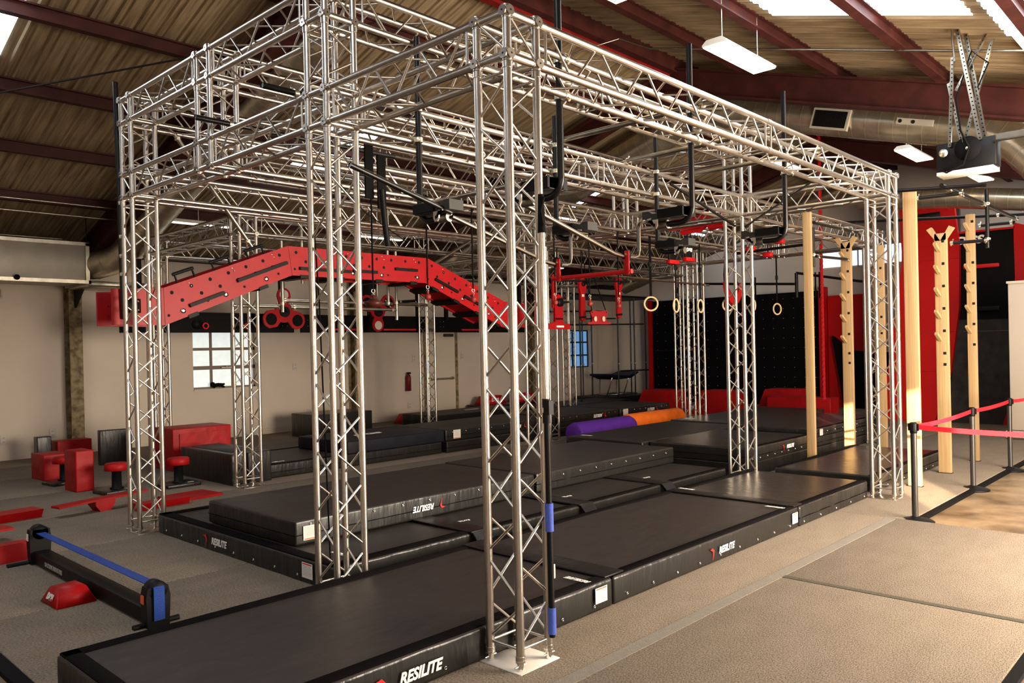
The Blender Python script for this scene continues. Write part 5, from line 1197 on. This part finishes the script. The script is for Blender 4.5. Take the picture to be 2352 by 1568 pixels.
MB().prism([(0, 0), (.35, -.12), (1.05, -.10), (1.4, .02), (1.4, .06), (1.05, -.06), (.35, -.08), (0, .04)], (16.85, 11.95, .86), (1, 0, 0), (0, 0, 1), (0, .8, 0)).build('bed', BLKRUB, tb)
MB().prism([(-.05, .0), (.42, -.1), (.42, -.04), (-.05, .06)], (16.85, 11.93, .87), (1, 0, 0), (0, 0, 1), (0, .84, 0)).build('edge_pad', mat('dark_blue_pad', (.004, .008, .04), .5), tb)
MB().prism([(.95, -.06), (1.45, .05), (1.45, .10), (.95, -.01)], (16.85, 11.93, .86), (1, 0, 0), (0, 0, 1), (0, .84, 0)).build('edge_pad', MATS['dark_blue_pad'], tb)
# small red DGS blocks by the white door
for i, (x, y, z) in enumerate(((9.4, 12.6, .0), (12.4, 12.85, .25), (13.7, 12.85, .25))):
    lb = ('small red trapezoid block on the floor before the white door', 'small red trapezoid block right of the white door, left one of two', 'small red trapezoid block right of the white door, right one of two')[i]
    t = quad_block(lb, [(x-.45, y-.2), (x+.45, y-.2), (x+.45, y+.2), (x-.45, y+.2)], [(x-.33, y-.12), (x+.33, y-.12), (x+.33, y+.12), (x-.33, y+.12)], z+.24, REDS, 'foam_step', z0=z)
    text('DGS', .12, (x, y-.175, z+.12), (1, 0, 0), (0, .3, .95), WHITEP, t, 'lettering', .3, .006, .001, 1.2)
foam('dark table-high foam box behind the second tower', 5.9, 7.3, 11.4, 12.4, 0, .50, VINYLF, name='foam_box', cat='foam box')
foam('dark foam box stack under the two small red blocks', 11.9, 14.3, 12.45, 13.3, 0, .245, VINYLF, name='foam_box', cat='foam box')
MB()
# right side: tall red and black warped wall panels
wr = thing('red_climbing_panel', 'tall narrow red climbing panel with a curved edge behind the wooden posts', 'climbing panel', (15.4, 2.3, 0))
def curve_wall(t, L_, R_, x, m, th=.12, nm='panel_sheet', cuts=(1.1, 1.95, 3.5)):
    """sheet outline given as left and right y at height; split in stacked plywood sheets"""
    def at(P, z):
        for (z0_, y0_), (z1_, y1_) in zip(P, P[1:]):
            if z0_ <= z <= z1_: return y0_+(y1_-y0_)*(z-z0_)/(z1_-z0_)
        return P[-1][1]
    zs = [L_[0][0], *cuts, L_[-1][0]]
    for a, b in zip(zs, zs[1:]):
        n = 6; zz = [a+.002+(b-a-.004)*k/n for k in range(n+1)]
        poly = [(at(R_, z), z) for z in zz]+[(at(L_, z), z) for z in zz[::-1]]
        MB().prism(poly, (x, 0, 0), (0, 1, 0), (0, 0, 1), (th, 0, 0)).build(nm, m, t)
curve_wall(wr, [(0, 3.22), (1.1, 3.10), (2.5, 2.88), (3.6, 2.74), (5.0, 2.80)], [(0, 2.15), (.35, 2.05), (1.1, 1.80), (2.5, 1.62), (3.8, 1.60), (5.0, 1.72)], 15.3, REDWALL)
MB().rbox((15.27, 1.95, 4.38), (15.30, 2.62, 4.52), .004, 1).build('slot_plate', BLKP, wr)
text('DGS', .22, (15.285, 2.93-.25, 4.80), (0, -1, 0), (0, 0, 1), WHITEP, wr, 'lettering', .3, .01, .001, 1.2)
wk = thing('black_climbing_panel', 'wide dark worn climbing panel with red edges beside the red one', 'climbing panel', (15.5, 1.2, 0))
curve_wall(wk, [(0, 2.10), (.35, 2.0), (1.1, 1.80), (2.0, 1.72), (3.0, 1.66), (3.98, 1.66)], [(0, .82), (.5, .70), (1.1, .66), (2.0, .64), (3.0, .60), (4.12, .62)], 15.45, CLIMBG, cuts=(1.95,), nm='panel_sheet')
MB().box((15.42, .62, 2.2), (15.47, 1.74, 4.02)).build('upper_sheet', CLIMB, wk, label='clean black upper sheet')
MB().prism([(.62, 4.14), (.40, 4.06), (.42, 2.0), (.50, .9), (.82, .0), (.88, 0), (.70, .6), (.60, 2.0)], (15.40, 0, 0), (0, 1, 0), (0, 0, 1), (.15, 0, 0)).build('red_edge', REDWALL, wk, label='red side edge')
MB().box((15.40, .60, 4.02), (15.5, 1.70, 4.06)).build('red_edge', REDWALL, wk, label='red side edge')
text('DGS', .22, (15.405, 1.45, 3.86), (0, -1, 0), (0, 0, 1), WHITEP, wk, 'lettering', .3, .01, .001, 1.2)
MB().rbox((15.36, .88, 3.26), (15.42, 1.55, 3.34), .02, 2).build('red_ledge', REDS, wk); MB().rbox((15.36, .88, 2.36), (15.42, 1.50, 2.46), .02, 2).build('dark_ledge', BLKP, wk)
MB().box((15.6, 1.66, .0), (15.7, 1.95, 5.0)).build('dark_backing', CLIMBG, wk)
wp = thing('white_partition', 'cream partition board at the right edge beside the dark climbing panel', 'partition', (13.0, -.4, 0))
MB().rbox((13.0, -2.2, .15), (13.08, .25, 2.78), .01, 1).build('partition_board', CARDB, wp); MB().box((12.98, -2.2, 2.76), (13.10, .27, 2.80)).build('top_cap', TRIMP, wp); 
MB().tube((12.9, .3, .03), (12.9, -2.2, .03), .025, 10).tube((12.9, .3, .13), (12.9, -2.2, .13), .025, 10).build('foot_truss', ALU, wp)
# outlets and small wall things
for i, (x, z, lb) in enumerate(((.77, .37, 'wall outlet left of the steel column'), (1.55, .42, 'wall outlet just left of the steel column, above the black foam block'), (6.60, 1.49, 'blank wall plate right of the first window'), (9.94, .36, 'low wall outlet left of the white door'), (6.95, .40, 'low wall outlet behind the second tower'), (10.12, 1.60, 'light switch left of the white door'), (11.85, 1.62, 'light switch right of the white door'))):
    t = thing('wall_outlet', lb, 'outlet', (x, 13.39, z)); MB().rbox((x-.05, 13.38, z-.08), (x+.05, 13.399, z+.08), .004, 1).build('cover_plate', OUTLET, t)
    for dz in (-.035, .035): MB().box((x-.018, 13.376, z+dz-.012), (x+.018, 13.381, z+dz+.012)).build('socket', GREYPRINT, t)
ty = thing('plush_toy', 'small black plush toy lying on the window sill', 'toy', (4.7, 13.42, 1.10))
MB().sphere((4.64, 13.42, 1.17), .055, 10).path([(4.68, 13.42, 1.15), (4.76, 13.42, 1.16), (4.86, 13.42, 1.15)], .04, 8).path([(4.86, 13.42, 1.15), (4.90, 13.40, 1.18)], .022, 6).path([(4.84, 13.42, 1.13), (4.90, 13.42, 1.11)], .022, 6).path([(4.70, 13.42, 1.13), (4.66, 13.40, 1.105)], .022, 6).build('toy_body', BLKRUB, ty)
ex = thing('fire_extinguisher', 'small dark red extinguisher on the wall behind the far slim tower', 'extinguisher', (9.62, 13.3, .8)); MB().lathe([(.001, 0), (.07, 0), (.07, .36), (.05, .42), (.02, .44), (.001, .44)], (9.85, 13.3, .75), 16).build('cylinder', mat('dark_red_tank', (.14, .01, .01), .4), ex); MB().box((9.82, 13.25, 1.19), (9.90, 13.32, 1.24)).build('valve_handle', BLKP, ex)

# ================================================================ GROUPS
GR = {'truss_tower': 'upright towers of the truss rig', 'box_truss': 'horizontal box trusses of the rig', 'truss_junction': 'junction blocks of the truss rig', 'crash_mat': 'black crash mats on the floor',
      'foam_block': 'red and black foam blocks', 'foam_box': 'large foam boxes', 'balance_stool': 'red topped balance stools', 'balance_beam': 'red balance beams on the carpet', 'seesaw_plank': 'red seesaw planks', 'foam_step': 'small red trapezoid blocks',
      'scaffold_pipe': 'scaffold pipes clamped to the rig', 'bent_pipe_hanger': 'bent black pipe hangers on the front trusses', 'slide_rail': 'bent steel slide rails', 'hanging_grip': 'ball and disc grips hanging in a row',
      'gym_ring': 'wooden gym rings hanging in a row', 'red_lever_arm': 'long red lever arms', 'hanging_pad_grip': 'black hanging pads above the rings', 'red_clamp_block': 'small red clamp blocks', 'ratchet_strap': 'black ratchet straps', 'hanging_webbing': 'wide black straps right of the second tower',
      'hanging_board': 'black obstacle boards in front of the left wall', 'red_triangle_wheel': 'red three lobed wheels', 'spiral_duct': 'spiral air ducts under the roof', 'shop_light': 'white shop lights under the right roof slope', 'strip_light': 'strip lights under the left roof slope',
      'wooden_post': 'wooden posts on the right', 'barrier_post': 'black barrier posts', 'barrier_belt': 'red barrier belts', 'foam_wedge': 'red trapezoid foam blocks before the climbing wall', 'foam_roll': 'coloured foam rolls', 'wall_outlet': 'outlets and switches on the left wall',
      'conduit': 'thin conduits under the roof', 'bar_frame': 'black steel frames above the climbing wall', 'hanging_bracket': 'slim black brackets on the steel frame', 'rope': 'thin cords hanging in the rig'}
for o in S.objects:
    if o.parent is None and 'label' in o:
        k = o.name.split('.')[0]
        if k in GR and sum(1 for q in S.objects if q.parent is None and q.name.split('.')[0] == k) > 1: o['group'] = GR[k]
